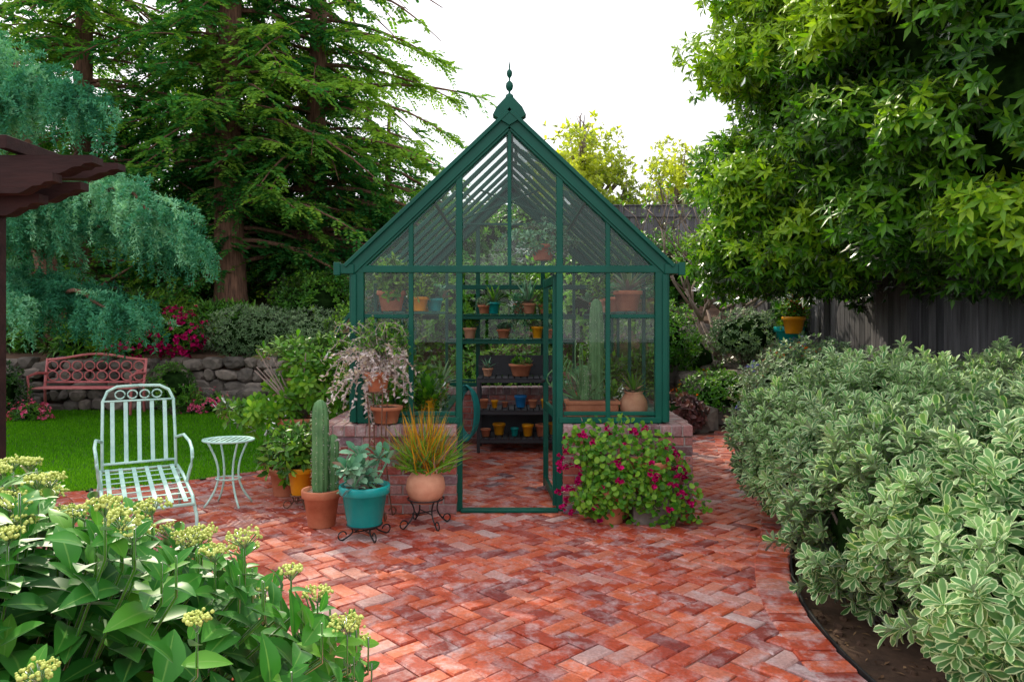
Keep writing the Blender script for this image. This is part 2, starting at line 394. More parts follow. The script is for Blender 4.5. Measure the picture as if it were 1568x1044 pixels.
lw = MB(); lx = np.linspace(-14, -2.15, 60)
v = np.concatenate([np.stack([lx, ledge(lx) + .03, np.full(60, .002)], 1), np.stack([lx, np.full(60, 12.25), np.full(60, .002)], 1)])
k = np.arange(59); lw.add(v, np.stack([k, k + 1, k + 61, k + 60], 1), 0)
N = 170000
p = np.stack([R.uniform(-11, -2.15, N), 6.3 + 5.9 * R.random(N) ** 1.25, np.full(N, .0)], 1); p = p[inlawn(p[:, 0], p[:, 1] - .01)]
N = len(p); d = np.stack([R.normal(size=N) * .35, R.normal(size=N) * .35, np.ones(N)], 1)
quads(lw, p, d, nrmz(R.normal(size=(N, 3)) * A([1, 1, .1])), R.uniform(.025, .05, N), .009, 1, np.clip(.5 + .25 * sn(p, 1.5, 4) + R.normal(size=N) * .18, 0, 1), .3)
lw.build('lawn', [M['lawnbase'], M['grass']])
lt = MB(); N = 4500
p = np.stack([R.uniform(1.4, 4.5, N), R.uniform(1.5, 9, N), np.full(N, -.04)], 1); p = p[p[:, 0] > curve(p[:, 1]) + .03]
p2 = np.stack([R.uniform(-4, 1.5, 260), R.uniform(2, 5.7, 260), np.full(260, .006)], 1); p2 = p2[p2[:, 0] < curve(p2[:, 1]) - .1]; p = np.concatenate([p, p2])
N = len(p); leaves(lt, p, np.stack([R.normal(size=N), R.normal(size=N), R.normal(size=N) * .15], 1), UP + R.normal(size=(N, 3)) * .3, np.where(p[:, 2] > 0, R.uniform(.006, .02, N), R.uniform(.015, .05, N)), R.uniform(.005, .02, N) * np.where(p[:, 2] > 0, .5, 1), 0, LOW)
for q in range(500):
    x = R.uniform(1.4, 3); y = R.uniform(1.8, 8)
    if x > curve(y) + .04: rock(lt, (x, y, -.045), (R.uniform(.008, .03),) * 3, 1, 1, .3)
lt.build('leaf_litter', [M['litter'], M['soil']])

# ------------------------------------------------------------------ stone wall + rocks
sw = MB()
for r in range(5):
    x = -11.5
    while x < -2.9:
        w = R.uniform(.16, .42); h = .2
        rock(sw, (x + w / 2, 12.4 + .03 * r + R.normal() * .03, .06 + r * .17 + R.normal() * .025), (w * .62, .17, .13 * R.uniform(.85, 1.15)), 0, 2, .26, az=R.normal() * .2)
        x += w * .93
for q in range(16):
    rock(sw, (-4.9 + q * .14 + R.normal() * .1, 12.1 + R.normal() * .12, .1 + R.random() * .25), (R.uniform(.12, .28), .18, R.uniform(.1, .25)), 0, 2, .25)
sw.build('stone_retaining_wall', [M['stone']])
rk = MB()
for q in range(120):
    x = R.uniform(1.5, 6.5); y = R.uniform(9.9, 14.5)
    s = R.uniform(.1, .34); rock(rk, (x, y, float(H(A([x]), A([y]))[0]) + s * .35), (s * 1.2, s, s * .8), 0, 2, .25)
rk.build('garden_rocks', [M['stone']])

# ------------------------------------------------------------------ greenhouse
gh = empty('greenhouse'); cx = -.02; Y0, Y1 = 5.83, 9.03
fr = MB(); HW = 1.2; ZE = 1.9; ZR = 3.12
def gable(yv, door):
    for s in (-1, 1):
        beam(fr, (cx + s * HW, yv, .70), (cx + s * HW, yv, ZE), .11, .06, up=(0, 1, 0))
        beam(fr, (cx + s * (HW + .02), yv - .036, .70), (cx + s * (HW + .02), yv - .036, ZE - .04), .04, .02, up=(0, 1, 0))
        sl = A([cx + s * 1.30, yv - .01, 1.935 - .0]); ap = A([cx, yv - .01, 3.165])
        n = nrmz(A([-s * (ap[2] - sl[2]), 0, -1.28])); dd = nrmz(ap - sl)
        beam(fr, sl + n * .055 - dd * .02, ap + n * .055 + dd * .05, .11, .07, up=(0, 1, 0))
        beam(fr, sl + n * .02 - A([0, .05, 0]), ap + n * .02 - A([0, .05, 0]), .03, .03, up=(0, 1, 0))
        beam(fr, sl + n * .118 + dd * .08, ap + n * .118 - dd * .08, .02, .045, up=(0, 1, 0))
        xm = s * .775
        ztop = 3.165 - abs(xm) * (3.165 - 1.935) / 1.30 - .13
        beam(fr, (cx + xm, yv, .70), (cx + xm, yv, ztop), .035, .04, up=(0, 1, 0))
        xj = s * .395; ztj = 3.165 - abs(xj) * (3.165 - 1.935) / 1.30 - .13
        beam(fr, (cx + xj, yv, .0 if door else .7), (cx + xj, yv, ztj), .05, .05, up=(0, 1, 0))
        box(fr, (cx + s * .79, yv + .002, .715), (.80, .075, .045))
        box(fr, (cx + s * .785, yv, .765), (.72, .035, .03))
    beam(fr, (cx, yv, ZE), (cx, yv, 3.05), .03, .04, up=(0, 1, 0))
    box(fr, (cx, yv - .004, ZE), (2.42, .055, .055))
gable(Y0, True); gable(Y1, False)
box(fr, (cx, Y0 - .03, .012), (.76, .09, .02))
capv = [(-.13, 3.10), (-.10, 3.16), (-.03, 3.235), (.03, 3.235), (.10, 3.16), (.13, 3.10), (0, 3.02)]
n = len(capv); v = A([(cx + a, Y0 - .07, b) for a, b in capv] + [(cx + a, Y0 + .04, b) for a, b in capv])
fr.add(v, [np.arange(n)[None], (np.arange(n) + n)[None, ::-1], A([[i, i + n, (i + 1) % n + n, (i + 1) % n] for i in range(n)])])
lathe(fr, [(.0, .31), (.006, .27), (.006, .24), (.02, .225), (.023, .205), (.018, .185), (.006, .17), (.006, .15), (.026, .13), (.03, .105), (.024, .08), (.008, .065), (.008, .05), (.03, .035), (.034, .0), (.034, -.02)], (cx, Y0, 3.235), 16)
beam(fr, (cx, Y0 - .03, 3.13), (cx, Y1 + .03, 3.13), .06, .10)
beam(fr, (cx, Y0, 3.20), (cx, Y1, 3.20), .012, .03)
for s in (-1, 1):
    beam(fr, (cx + s * 1.27, Y0 - .06, 1.90), (cx + s * 1.27, Y1 + .06, 1.90), .11, .075)
    box(fr, (cx + s * 1.345, Y0 - .05, 1.90), (.05, .05, .10))
    beam(fr, (cx + s * HW, Y0, .715), (cx + s * HW, Y1, .715), .09, .045)
    for q in range(1, 8):
        y = Y0 + (Y1 - Y0) * q / 8
        if q % 2 == 0: beam(fr, (cx + s * HW, y, .73), (cx + s * HW, y, 1.87), .03, .035, up=(0, 1, 0))
        beam(fr, (cx + s * 1.22, y, 1.93), (cx + s * .02, y, 3.08), .035, .05, up=(0, 1, 0))
    beam(fr, (cx + s * .62, Y0, 2.47), (cx + s * .62, Y1, 2.47), .025, .025)
for y in (7.5,):
    beam(fr, (cx - .62, y, 2.47), (cx + .62, y, 2.47), .022, .022)
    beam(fr, (cx - .62, y, 2.47), (cx + .3, y, 2.82), .018, .018, up=(0, 1, 0))
    beam(fr, (cx + .62, y + .03, 2.47), (cx - .3, y + .03, 2.82), .018, .018, up=(0, 1, 0))
for s in (-1, 1):
    beam(fr, (cx + s * (HW - .03), Y0, 1.535), (cx + s * (HW - .03), Y1, 1.535), .03, .03)
    box(fr, (cx + s * .98, Y0 + .01, 1.53), (.37, .03, .03))
fr.build('frame', [M['green']], gh)
dr = MB(); h0 = A([.345, 5.88]); h1 = A([.30, 6.58])
for h in (h0, h1): beam(dr, (*h, .03), (*h, 1.86), .045, .035, up=(0, 1, 0))
for z in (.08, .75, 1.82): beam(dr, (*h0, z), (*h1, z), .03, .07)
dr.add([(*h0, .08), (*h1, .08), (*h1, 1.82), (*h0, 1.82)], A([[0, 1, 2, 3]]), 1)
lathe(dr, [(.0, 0), (.015, .004), (.015, .03), (.0, .034)], (.275, 6.5, .95), 12, 2)
dr.build('door', [M['green'], M['glass'], M['blackmetal']], gh)
gl = MB()
def q4(a, b, c, d): gl.add([a, b, c, d], A([[0, 1, 2, 3]]))
for yv, dor in ((Y0 + .003, 1), (Y1, 0)):
    for s in (-1, 1):
        q4((cx + s * .4, yv, .74), (cx + s * 1.17, yv, .74), (cx + s * 1.17, yv, 1.88), (cx + s * .4, yv, 1.88))
    gl.add([(cx - 1.17, yv, 1.9), (cx + 1.17, yv, 1.9), (cx, yv, 3.03)], A([[0, 1, 2]]))
    if not dor: q4((cx - .4, yv, .74), (cx + .4, yv, .74), (cx + .4, yv, 1.88), (cx - .4, yv, 1.88))
for s in (-1, 1):
    q4((cx + s * HW, Y0, .74), (cx + s * HW, Y1, .74), (cx + s * HW, Y1, 1.88), (cx + s * HW, Y0, 1.88))
    q4((cx + s * 1.235, Y0, 1.94), (cx + s * 1.235, Y1, 1.94), (cx + s * .02, Y1, 3.12), (cx + s * .02, Y0, 3.12))
gl.build('glass_panes', [M['glass']], gh)
vt = MB()
def frame4(P, w=.03, t=.03):
    P = [A(p, float) for p in P]
    for i in range(4): beam(vt, P[i], P[(i + 1) % 4], w, t)
    vt.add(P, A([[0, 1, 2, 3]]), 1)
frame4([(cx - 1.25, 6.5, 1.75), (cx - 1.25, 7.3, 1.75), (cx - 1.55, 7.3, 1.36), (cx - 1.55, 6.5, 1.36)])
frame4([(cx + .06, 7.2, 3.17), (cx + .06, 8.0, 3.17), (cx + .80, 8.0, 2.78), (cx + .80, 7.2, 2.78)])
beam(vt, (cx + .7, 7.6, 2.83), (cx + .62, 7.6, 2.5), .012, .012)
vt.build('vents', [M['green'], M['glass']], gh)
bb = MB()
def bwall(p0, p1, th=.22, hgt=.60):
    p0 = A(p0, float); p1 = A(p1, float); L = np.linalg.norm(p1 - p0); d = (p1 - p0) / L; az = math.atan2(d[1], d[0])
    m = (p0 + p1) / 2
    box(bb, (m[0], m[1], hgt / 2), (L - .014, th - .014, hgt), 1, .002, az)
    nc = 8; hh = hgt / nc
    for r in range(nc):
        x = -(.105 if r % 2 else 0)
        while x < L:
            a = max(x, 0); b = min(x + .2, L)
            if b - a > .03:
                c = p0 + d * (a + b) / 2
                box(bb, (c[0], c[1], hh * (r + .5)), (b - a - .003, th + R.normal() * .003, hh - .011), 0, .004, az, R.random())
            x += .21
    nb = int(round(L / .085)); w = L / nb
    for q in range(nb):
        c = p0 + d * (q + .5) * w
        box(bb, (c[0], c[1], hgt + .045), (w - .010, th + .035 + R.normal() * .003, .085 + R.normal() * .002), 2, .005, az, R.random())
    box(bb, (m[0], m[1], hgt + .04), (L - .02, th + .018, .082), 1, .002, az)
bwall((-1.47, 5.83), (-.425, 5.83)); bwall((.395, 5.83), (1.40, 5.83))
bwall((-1.36, 5.955), (-1.36, 9.0)); bwall((1.29, 5.955), (1.29, 9.0)); bwall((-1.22, 9.05), (1.18, 9.05))
bb.build('brick_base', [M['wallbrick'], M['mortar'], M['capbrick']], gh)

# ------------------------------------------------------------------ pots & plants
def potmesh(mb, x, y, z, r, h, mat, rnd_=False):
    if rnd_:
        pr = [(.0, 0), (r * .5, 0), (r * .85, h * .2), (r, h * .45), (r * .93, h * .7), (r * .7, h * .88), (r * .62, h * .93), (r * .72, h), (r * .62, h), (r * .55, h * .9), (0, h * .9)]
    else:
        pr = [(.0, 0), (r * .68, 0), (r * .72, h * .03), (r * .93, h * .78), (r * 1.03, h * .79), (r * 1.06, h * .8), (r * 1.07, h * .97), (r * 1.04, h), (r * .95, h), (r * .92, h * .9), (0, h * .9)]
    lathe(mb, pr, (x, y, z), 28, mat)
    v, f = ICO[2]; w = v * A([r * (.6 if rnd_ else .9), r * (.6 if rnd_ else .9), h * .04]) + A([x, y, z + h * .9]); mb.add(w, f, 1, .3, smooth=True)
def potted(name, x, y, z, r, h, pm, kind, size, lm, rp=False, lm2=None):
    mb = MB(); potmesh(mb, x, y, z, r, h, 0, rp); t = z + h * .92; c = A([x, y, t])
    if kind == 'agave':
        P, d, n = rosettes(c, UP, 26, .15, 1.45); leaves(mb, P, d, n, size * R.uniform(.8, 1.1, len(P)), size * .16, 2, SPK, .5, .12)
    elif kind == 'succ':
        N = 9; C = c + R.normal(size=(N, 3)) * A([r * .5, r * .5, 0]) + UP * size * .2 * R.random((N, 1))
        P, d, n = rosettes(C, UP + R.normal(size=(N, 3)) * .35, 16, .1, 1.4); leaves(mb, P, d, n, size * .4 * R.uniform(.7, 1.1, len(P)), size * .15, 2, OBO, .35, .05)
    elif kind == 'bush':
        p, o = shell([(x, y, t + size * .4, size * .5, size * .5, size * .55)], 170, .8, .35, int(R.integers(99)))
        for e in p[::6]: tube(mb, [c, (c + e) / 2 + R.normal(size=3) * .01, e], .003, 4, 2)
        P, d, n = rosettes(p, o + UP * .6, 4, .4, 1.2); leaves(mb, P, d, n, size * .24 * R.uniform(.6, 1.2, len(P)), size * .09, 2, MID)
        if lm2: 
            p = p[R.random(len(p)) < .4]; P, d, n = rosettes(p + A([0, -.01, .02]), UP, 6, .5, 1.3); leaves(mb, P, d, n, size * .1, size * .08, 3, RND)
    elif kind == 'trail':
        p, o = shell([(x, y, t, r * 1.3, r * 1.3, size * .35)], 200, .6, .2, 4)
        leaves(mb, p, o + UP * .3, o, size * .18, size * .1, 2, MID)
        for q in range(26):
            a = R.random() * 6.28; L = size * R.uniform(.5, 1.2); m = int(L / .018)
            s = np.linspace(0, 1, m)[:, None]; rr = r * (1 + .5 * s)
            pts = np.concatenate([x + np.cos(a) * rr, y + np.sin(a) * rr, t - L * s ** 1.4 + .02], 1)
            leaves(mb, pts, nrmz(R.normal(size=(m, 3))) * .6 - UP * .3 + A([math.cos(a), math.sin(a), 0]) * .5, UP + R.normal(size=(m, 3)) * .3, .04, .018, 2, LOW)
    return mb.build(name, [pm, M['soil'], lm] + ([lm2] if lm2 else []))
def cactus_col(mb, x, y, z, r, h, mat, lean=0.):
    pr = [(r * .9, 0)] + [(r * (1 + .03 * math.sin(q * 2)), h * q / 10) for q in range(1, 9)] + [(r * .9, h * .9), (r * .7, h * .96), (r * .35, h * .99), (0.001, h)]
    lathe(mb, pr, (x, y, z), 36, mat, ribs=9, ribd=.28)
    N = 260; a = (R.integers(0, 9, N) + .5) * 2 * math.pi / 9; zz = R.random(N) * h * .93
    P = np.stack([x + np.cos(a) * r, y + np.sin(a) * r, z + zz], 1); d = np.stack([np.cos(a), np.sin(a), 0 * a], 1) + R.normal(size=(N, 3)) * .6
    quads(mb, P, d, nrmz(R.normal(size=(N, 3))), .018, .003, mat + 1, np.full(N, .9))
mb = MB(); potmesh(mb, -1.39, 5.40, 0, .135, .27, 0); cactus_col(mb, -1.40, 5.40, .24, .062, .68, 2); cactus_col(mb, -1.32, 5.45, .24, .045, .42, 2)
mb.build('potted_columnar_cactus', [M['terra'], M['soil'], M['cactus'], M['pale']])
def stand(mb, x, y, r, ztop, mat, legs=4, ringz=None):
    a = np.linspace(0, 2 * math.pi, 25)[:-1]
    tube(mb, np.stack([x + r * np.cos(a), y + r * np.sin(a), np.full(24, ztop)], 1), .006, 6, mat, closed=True)
    for q in range(legs):
        b = q * 2 * math.pi / legs + .6; s = np.linspace(0, 1, 12)
        rr = r * (1 + .35 * s ** 2 - .35 * np.sin(s * math.pi)); z = ztop * (1 - s)
        tube(mb, np.stack([x + rr * math.cos(b), y + rr * math.sin(b), z + .004], 1), .006, 6, mat)
        t = np.linspace(0, 4.6, 12); c0 = r * 1.35
        tube(mb, np.stack([x + (c0 + .03 * np.sin(t)) * math.cos(b), y + (c0 + .03 * np.sin(t)) * math.sin(b), .034 - .03 * np.cos(t)], 1), .005, 6, mat)
        beam(mb, (x, y, ztop * .5), (x + r * .68 * math.cos(b), y + r * .68 * math.sin(b), ztop * .5), .008, .008, mat)
mb = MB(); potmesh(mb, -1.02, 5.12, .085, .165, .28, 0); stand(mb, -1.02, 5.12, .12, .09, 3)
Cc = A([-1.02, 5.12, .36]) + R.normal(size=(14, 3)) * A([.07, .07, .05]); Cc[:, 2] += R.random(14) * .16
for c_ in Cc: tube(mb, [(-1.02 + (c_[0] + 1.02) * .3, 5.12 + (c_[1] - 5.12) * .3, .30), tuple(c_)], .008, 5, 2)
P, d, n = rosettes(Cc, UP + R.normal(size=(14, 3)) * .4, 10, .2, 1.6); leaves(mb, P, d, n, R.uniform(.07, .14, len(P)), .05, 2, OBO, .4, .35)
mb.build('potted_succulent', [M['teal'], M['soil'], M['succ'], M['blackmetal']])
mb = MB(); potmesh(mb, -.63, 5.40, .17, .145, .25, 0, True); stand(mb, -.63, 5.40, .13, .20, 3)
N = 620; c_ = A([-.63, 5.40, .40]); d = UP * .9 + R.normal(size=(N, 3)) * A([.5, .5, .12]); P = c_ + R.normal(size=(N, 3)) * A([.05, .05, 0])
LL = R.uniform(.2, .50, N) * np.clip(1.1 - .35 * np.hypot(d[:, 0], d[:, 1]), .4, 1)
leaves(mb, P[:230], d[:230] * A([.7, .7, 1]), nrmz(R.normal(size=(230, 3)) * A([1, 1, .1])), LL[:230] * 1.1, .011, 4, SPK, .4, .05)
leaves(mb, P[230:], d[230:] * A([1.3, 1.3, .7]), nrmz(R.normal(size=(N - 230, 3)) * A([1, 1, .3])), LL[230:] * .9, .013, 2, SPK, .4, .3, R.uniform(.4, 1, N - 230))
mb.build('potted_ornamental_grass', [M['peach'], M['soil'], M['shrub'], M['blackmetal'], M['fire']])
potted('potted_euphorbia', -1.70, 5.95, .10, .10, .22, M['yellow'], 'bush', .36, M['shrub'])
mb = MB(); stand(mb, -1.70, 5.95, .08, .1, 0); mb.build('plant_stand', [M['rust']])
potted('potted_herb', -1.95, 6.35, .0, .13, .24, M['terra'], 'bush', .4, M['shrub'])
mb = MB(); potmesh(mb, -1.93, 6.75, .28, .19, .34, 0); potmesh(mb, -1.93, 6.75, 0, .17, .28, 0)
for q in range(14):
    a = R.random() * 6.28; e = A([-1.93 + .45 * math.cos(a), 6.85 + .4 * math.sin(a), R.uniform(.8, 1.3)])
    tube(mb, [(-1.93, 6.75, .55), (-1.93 + .15 * math.cos(a), 6.78 + .15 * math.sin(a), .78), tuple(e)], [.016, .011, .005], 5, 3)
p, o = shell([(-1.95, 6.8, 1.0, .48, .42, .38), (-2.28, 6.7, .78, .38, .35, .28), (-1.62, 6.8, .98, .32, .3, .36)], 680, .5, .15, 21, (5, -.7))
P, d, n = rosettes(p, o + UP * .6, 8, .5, 1.4); leaves(mb, P, d, n, R.uniform(.06, .11, len(P)), R.uniform(.03, .042, len(P)), 2, OBO, .3, .15, np.clip(.45 + .35 * np.repeat(R.random(len(p)), 8) + R.normal(size=len(P)) * .15, 0, 1))
mb.build('potted_citrus_shrub', [M['terra'], M['soil'], M['shrub'], M['greybark']])
mb = MB(); x, y = -1.02, 5.62
potmesh(mb, x, y, .96, .095, .15, 0); stand(mb, x, y, .09, .96, 3)
potmesh(mb, x + .04, y + .15, .70, .12, .13, 0)
for q in range(92):
    a = R.random() * 6.28; r1 = R.uniform(.05, .38) * (1.25 if math.cos(a) < 0 else .9); up = R.uniform(.02, .26); dn = R.uniform(0, .50) * (1.1 if math.cos(a) < 0 else .6); s = np.linspace(0, 1, 24)[:, None]
    if q % 3 == 0: dn *= .1; up = R.uniform(.2, .45)
    pts = np.concatenate([x + np.cos(a) * r1 * s + .03 * np.sin(s * 9 + q), y + np.sin(a) * r1 * .7 * s + .02 * np.cos(s * 8 + q), 1.10 + up * np.sin(s * 3.1 * .8) - dn * s ** 2.2], 1)
    tube(mb, pts[::3], .003, 4, 2)
    k3 = np.repeat(pts, 2, 0); nn_ = len(k3)
    gm = 4 if q % 3 == 0 else 2
    leaves(mb, k3, nrmz(R.normal(size=(nn_, 3))), UP + R.normal(size=(nn_, 3)) * .5, R.uniform(.02, .05, nn_), .022, gm, LOW, .3, .1)
mb.build('potted_ghost_plant', [M['terra'], M['soil'], M['pale'], M['rust'], M['shrub']])
mb = MB(); potmesh(mb, 1.02, 5.52, .22, .14, .24, 0); potmesh(mb, .72, 5.52, .0, .15, .26, 0)
box(mb, (1.02, 5.52, .11), (.26, .22, .22), 5, .006, 0)
EG = [(.76, 5.50, .46, .32, .2, .26), (.95, 5.50, .42, .30, .2, .26), (.95, 5.45, .15, .40, .22, .18), (.55, 5.5, .60, .15, .12, .12), (.82, 5.42, .28, .32, .18, .2), (.62, 5.45, .2, .2, .15, .15)]
p, o = shell(EG, 3600, .6, .3, 33, (11, -.6))
p = p[(p[:, 1] < 5.69) & (p[:, 2] > .01)]; N = len(p)
leaves(mb, p, nrmz(R.normal(size=(N, 3)) * .6 + A([0, -.5, -.35])), A([0, -.7, .7]) + R.normal(size=(N, 3)) * .45, R.uniform(.024, .05, N), R.uniform(.026, .05, N), 2, RND, .25, .15, R.uniform(.2, 1, N))
fl, o = shell(EG, 80, .12, .25, 34); fl = fl[(fl[:, 1] < 5.66) & (fl[:, 2] > .02)]
fl2 = np.stack([R.uniform(.34, .46, 14), R.uniform(5.45, 5.6, 14), R.uniform(.05, .55, 14)], 1); fl3 = np.stack([R.uniform(1.18, 1.30, 12), R.uniform(5.45, 5.6, 12), R.uniform(.02, .6, 12)], 1)
fl = np.concatenate([fl, fl2, fl3])
for c_ in np.concatenate([fl2, fl3]): tube(mb, [tuple(c_), tuple(c_ * A([.7, 1, 1]) + A([.26, 0, .04]))], .002, 4, 2)
F = np.repeat(fl, 4, 0) + R.normal(size=(len(fl) * 4, 3)) * .012
P, d, n = rosettes(F, A([0, -1, .3]) + R.normal(size=(len(F), 3)) * .5, 6, .6, 1.3); leaves(mb, P, d, n, .019, .016, 4, RND, .2, .1)
mb.build('potted_ivy_geranium', [M['terra'], M['soil'], M['shrub'], M['rust'], M['magenta'], M['stone']])

# ------------------------------------------------------------------ greenhouse interior
def shelf(name, x0, x1, y0, y1, zs, slat=.07, legs=True, mat='slate'):
    mb = MB()
    for z in zs:
        n = max(2, int((x1 - x0) / slat))
        for q in range(n):
            xx = x0 + (q + .5) * (x1 - x0) / n; box(mb, (xx, (y0 + y1) / 2, z), ((x1 - x0) / n - .012, y1 - y0, .018))
        for yy_ in (y0 + .02, y1 - .02): box(mb, ((x0 + x1) / 2, yy_, z - .03), (x1 - x0, .03, .04))
    if legs:
        for xx in (x0 + .02, x1 - .02):
            for yy_ in (y0 + .02, y1 - .02): beam(mb, (xx, yy_, 0), (xx, yy_, max(zs)), .035, .035, up=(0, 1, 0))
    return mb.build(name, [M[mat]])
shelf('staging_bench', -1.12, -.58, 6.0, 8.2, [.66], .09, mat='green'); shelf('staging_bench', .52, 1.08, 6.0, 8.2, [.66], .09, mat='green')
shelf('glasshouse_shelf', -1.15, -.86, 6.0, 8.7, [1.56], .08, False, 'green'); shelf('glasshouse_shelf', .84, 1.1, 6.0, 8.7, [1.56], .08, False, 'green')
shelf('potting_bench', -.40, .46, 8.35, 8.85, [.16, .48, .84]); 
mb = MB()
box(mb, (.03, 8.86, .96), (.86, .02, .24)); box(mb, (.03, 8.86, .32), (.86, .015, .34)); mb.build('potting_bench_back', [M['slate']])
shelf('glasshouse_shelf', -.75, .75, 8.65, 8.95, [1.27, 1.56], .1, False, 'green')
kinds = ['succ', 'bush', 'agave', 'trail', 'succ', 'bush']
lms = ['succ', 'shrub', 'grey', 'shrub', 'cedar', 'shrub']
pms = ['terra', 'peach', 'teal', 'terra', 'yellow', 'terra']
kn = {'succ': 'succulent', 'bush': 'herb', 'agave': 'agave', 'trail': 'trailing_plant'}
for q in range(7):
    for s in (-1, 1):
        y = 6.15 + q * .3 + R.normal() * .03; i_ = int(R.integers(6)); x = s * (.72 if q % 2 else .95) + cx
        if s == 1 and q < 2: continue
        potted('potted_' + kn[kinds[i_]], x, y, .675, R.uniform(.06, .11), R.uniform(.09, .17), M[pms[(i_ + q) % 6]], kinds[i_], R.uniform(.28, .46), M[lms[i_]])
for q in range(6):
    for s in (-1, 1):
        y = 6.2 + q * .42; i_ = int(R.integers(6)); pm = pms[(q * 2 + (s > 0)) % 6]
        potted('potted_' + kn[kinds[i_]], s * .99 + cx, y, 1.575, .10 if q else .115, .13 if q else .17, M['terra' if q == 0 else pm], kinds[i_], .28, M[lms[i_]])
potted('potted_marigold', -.78, 6.2, 1.575, .08, .12, M['yellow'], 'bush', .2, M['shrub'], lm2=M['yell']); potted('potted_succulent', -.66, 6.3, 1.575, .07, .11, M['teal'], 'succ', .24, M['succ'])
box_ = MB(); box(box_, (-.72, 6.25, 1.56), (.34, .22, .02)); box_.build('wall_bracket_shelf', [M['green']])
for x, z, pm, k_, s_, lm in ((-.33, 1.575, 'terra', 'succ', .2, 'grey'), (-.22, 1.575, 'teal', 'agave', .26, 'shrub'), (.08, 1.575, 'terra', 'trail', .3, 'succ'), (.2, 1.575, 'peach', 'agave', .34, 'succ'), (.4, 1.575, 'terra', 'bush', .2, 'shrub'), (-.5, 1.285, 'peach', 'bush', .2, 'shrub'), (-.1, 1.285, 'terra', 'succ', .16, 'succ'), (.3, 1.285, 'yellow', 'succ', .16, 'grey')):
    potted('potted_succulent', x, 8.78 + R.normal() * .02, z, R.uniform(.06, .095), R.uniform(.10, .14), M[pm], k_, s_, M[lm])
potted('potted_succulent', .1, 8.55, .855, .13, .14, M['terra'], 'succ', .2, M['shrub'])
potted('potted_succulent', -.28, 8.55, .855, .06, .09, M['peach'], 'agave', .14, M['succ'])
for q, (x, z, pm, r) in enumerate(((-.32, .495, 'terra', .05), (-.2, .495, 'yellow', .04), (-.08, .495, 'terra', .035), (.1, .495, 'blue', .07), (.24, .495, 'terra', .05), (.38, .495, 'yellow', .05), (-.3, .175, 'terra', .055), (-.15, .175, 'yellow', .07), (.03, .175, 'teal', .045), (.18, .175, 'yellow', .065), (.34, .175, 'terra', .07))):
    mb = MB(); potmesh(mb, x, 8.5 + R.normal() * .03, z, r, r * R.uniform(1.6, 2.2), 0); mb.build('glazed_pot' if pm != 'terra' else 'terracotta_pot', [M[pm], M['soil']])
mb = MB(); box(mb, (.66, 6.12, .755), (.42, .18, .15), 0, .01); box(mb, (.66, 6.12, .825), (.45, .21, .03), 0, .006); box(mb, (.66, 6.12, .837), (.38, .15, .015), 1)
cactus_col(mb, .70, 6.14, .83, .06, .85, 2); cactus_col(mb, .60, 6.10, .83, .04, .3, 2)
for q in range(16):
    a = R.random() * 6.28; s = np.linspace(0, 1, 10)[:, None]; r1 = R.uniform(.1, .3)
    pts = np.concatenate([.55 + np.cos(a) * r1 * np.sin(s * 2.4), 6.1 + np.sin(a) * .12 * s, .84 + R.uniform(.2, .5) * s], 1); tube(mb, pts, .006, 5, 4)
mb.build('cactus_trough', [M['terra'], M['soil'], M['cactus'], M['pale'], M['cactus']])
potted('potted_agave', 1.0, 6.08, .675, .115, .24, M['peach'], 'agave', .22, M['shrub'], True)
mb = MB(); potmesh(mb, .30, 7.2, 2.08, .12, .15, 0)
for a in (0, 2.1, 4.2): beam(mb, (.30 + .12 * math.cos(a), 7.2 + .12 * math.sin(a), 2.22), (.30, 7.2, 2.60), .004, .004, 3)
p, o = shell([(.22, 7.2, 2.3, .34, .24, .16), (.38, 7.2, 2.25, .25, .2, .14)], 110, .5, .2, 9); P, d, n = rosettes(p, o + UP * .3, 12, .2, 1.4); leaves(mb, P, d, n, .06, .022, 2, OBO)
mb.build('hanging_basket', [M['terra'], M['soil'], M['succ'], M['blackmetal']])
mb = MB()
for q in range(5):
    a = np.linspace(0, 2 * math.pi, 30)[:-1]; r = .30 - .012 * q
    tube(mb, np.stack([-.50 + .10 * np.cos(a) + .01 * q, 7.95 + .02 * q + 0 * a, .50 + r * np.sin(a)], 1), .014, 7, 0, closed=True)
mb.build('garden_hose', [M['hose']])

# ------------------------------------------------------------------ furniture
def tf(p, az, loc): return rotz(A(p, float), az) + A(loc)
mb = MB(); az = math.radians(30); loc = (-2.78, 5.56, 0)
T = lambda p: tf(A(p, float) * A([1.1, 1.12, 1.0]), az, loc)
def tb(pts, r=.010, m=0, closed=False): tube(mb, T(pts), r, 7, m, closed=closed)
bh = .97; FY = -.66
for s in (-1, 1):
    tb([(s * .235, .24, .34), (s * .235, .30, .6), (s * .23, .37, .86), (s * .20, .392, .935), (s * .14, .40, bh), (0, .405, bh + .005)], .012)
tb([(-.23, .365, .86), (.23, .365, .86)], .008); tb([(-.235, .25, .39), (.235, .25, .39)], .010)
for q in range(5):
    x = -.17 + q * .085
    beam(mb, T((x, .248, .39)), T((x, .367, .86)), .030, .004, up=tuple(rotz(A([0, -1, .2]), az)))
for x in (-.12, -.04, .04, .12):
    a = np.linspace(0, 2 * math.pi, 14)[:-1]; tb(np.stack([x + .032 * np.cos(a), .382 + .004 * np.sin(a), .908 + .032 * np.sin(a)], 1), .006, 0, True)
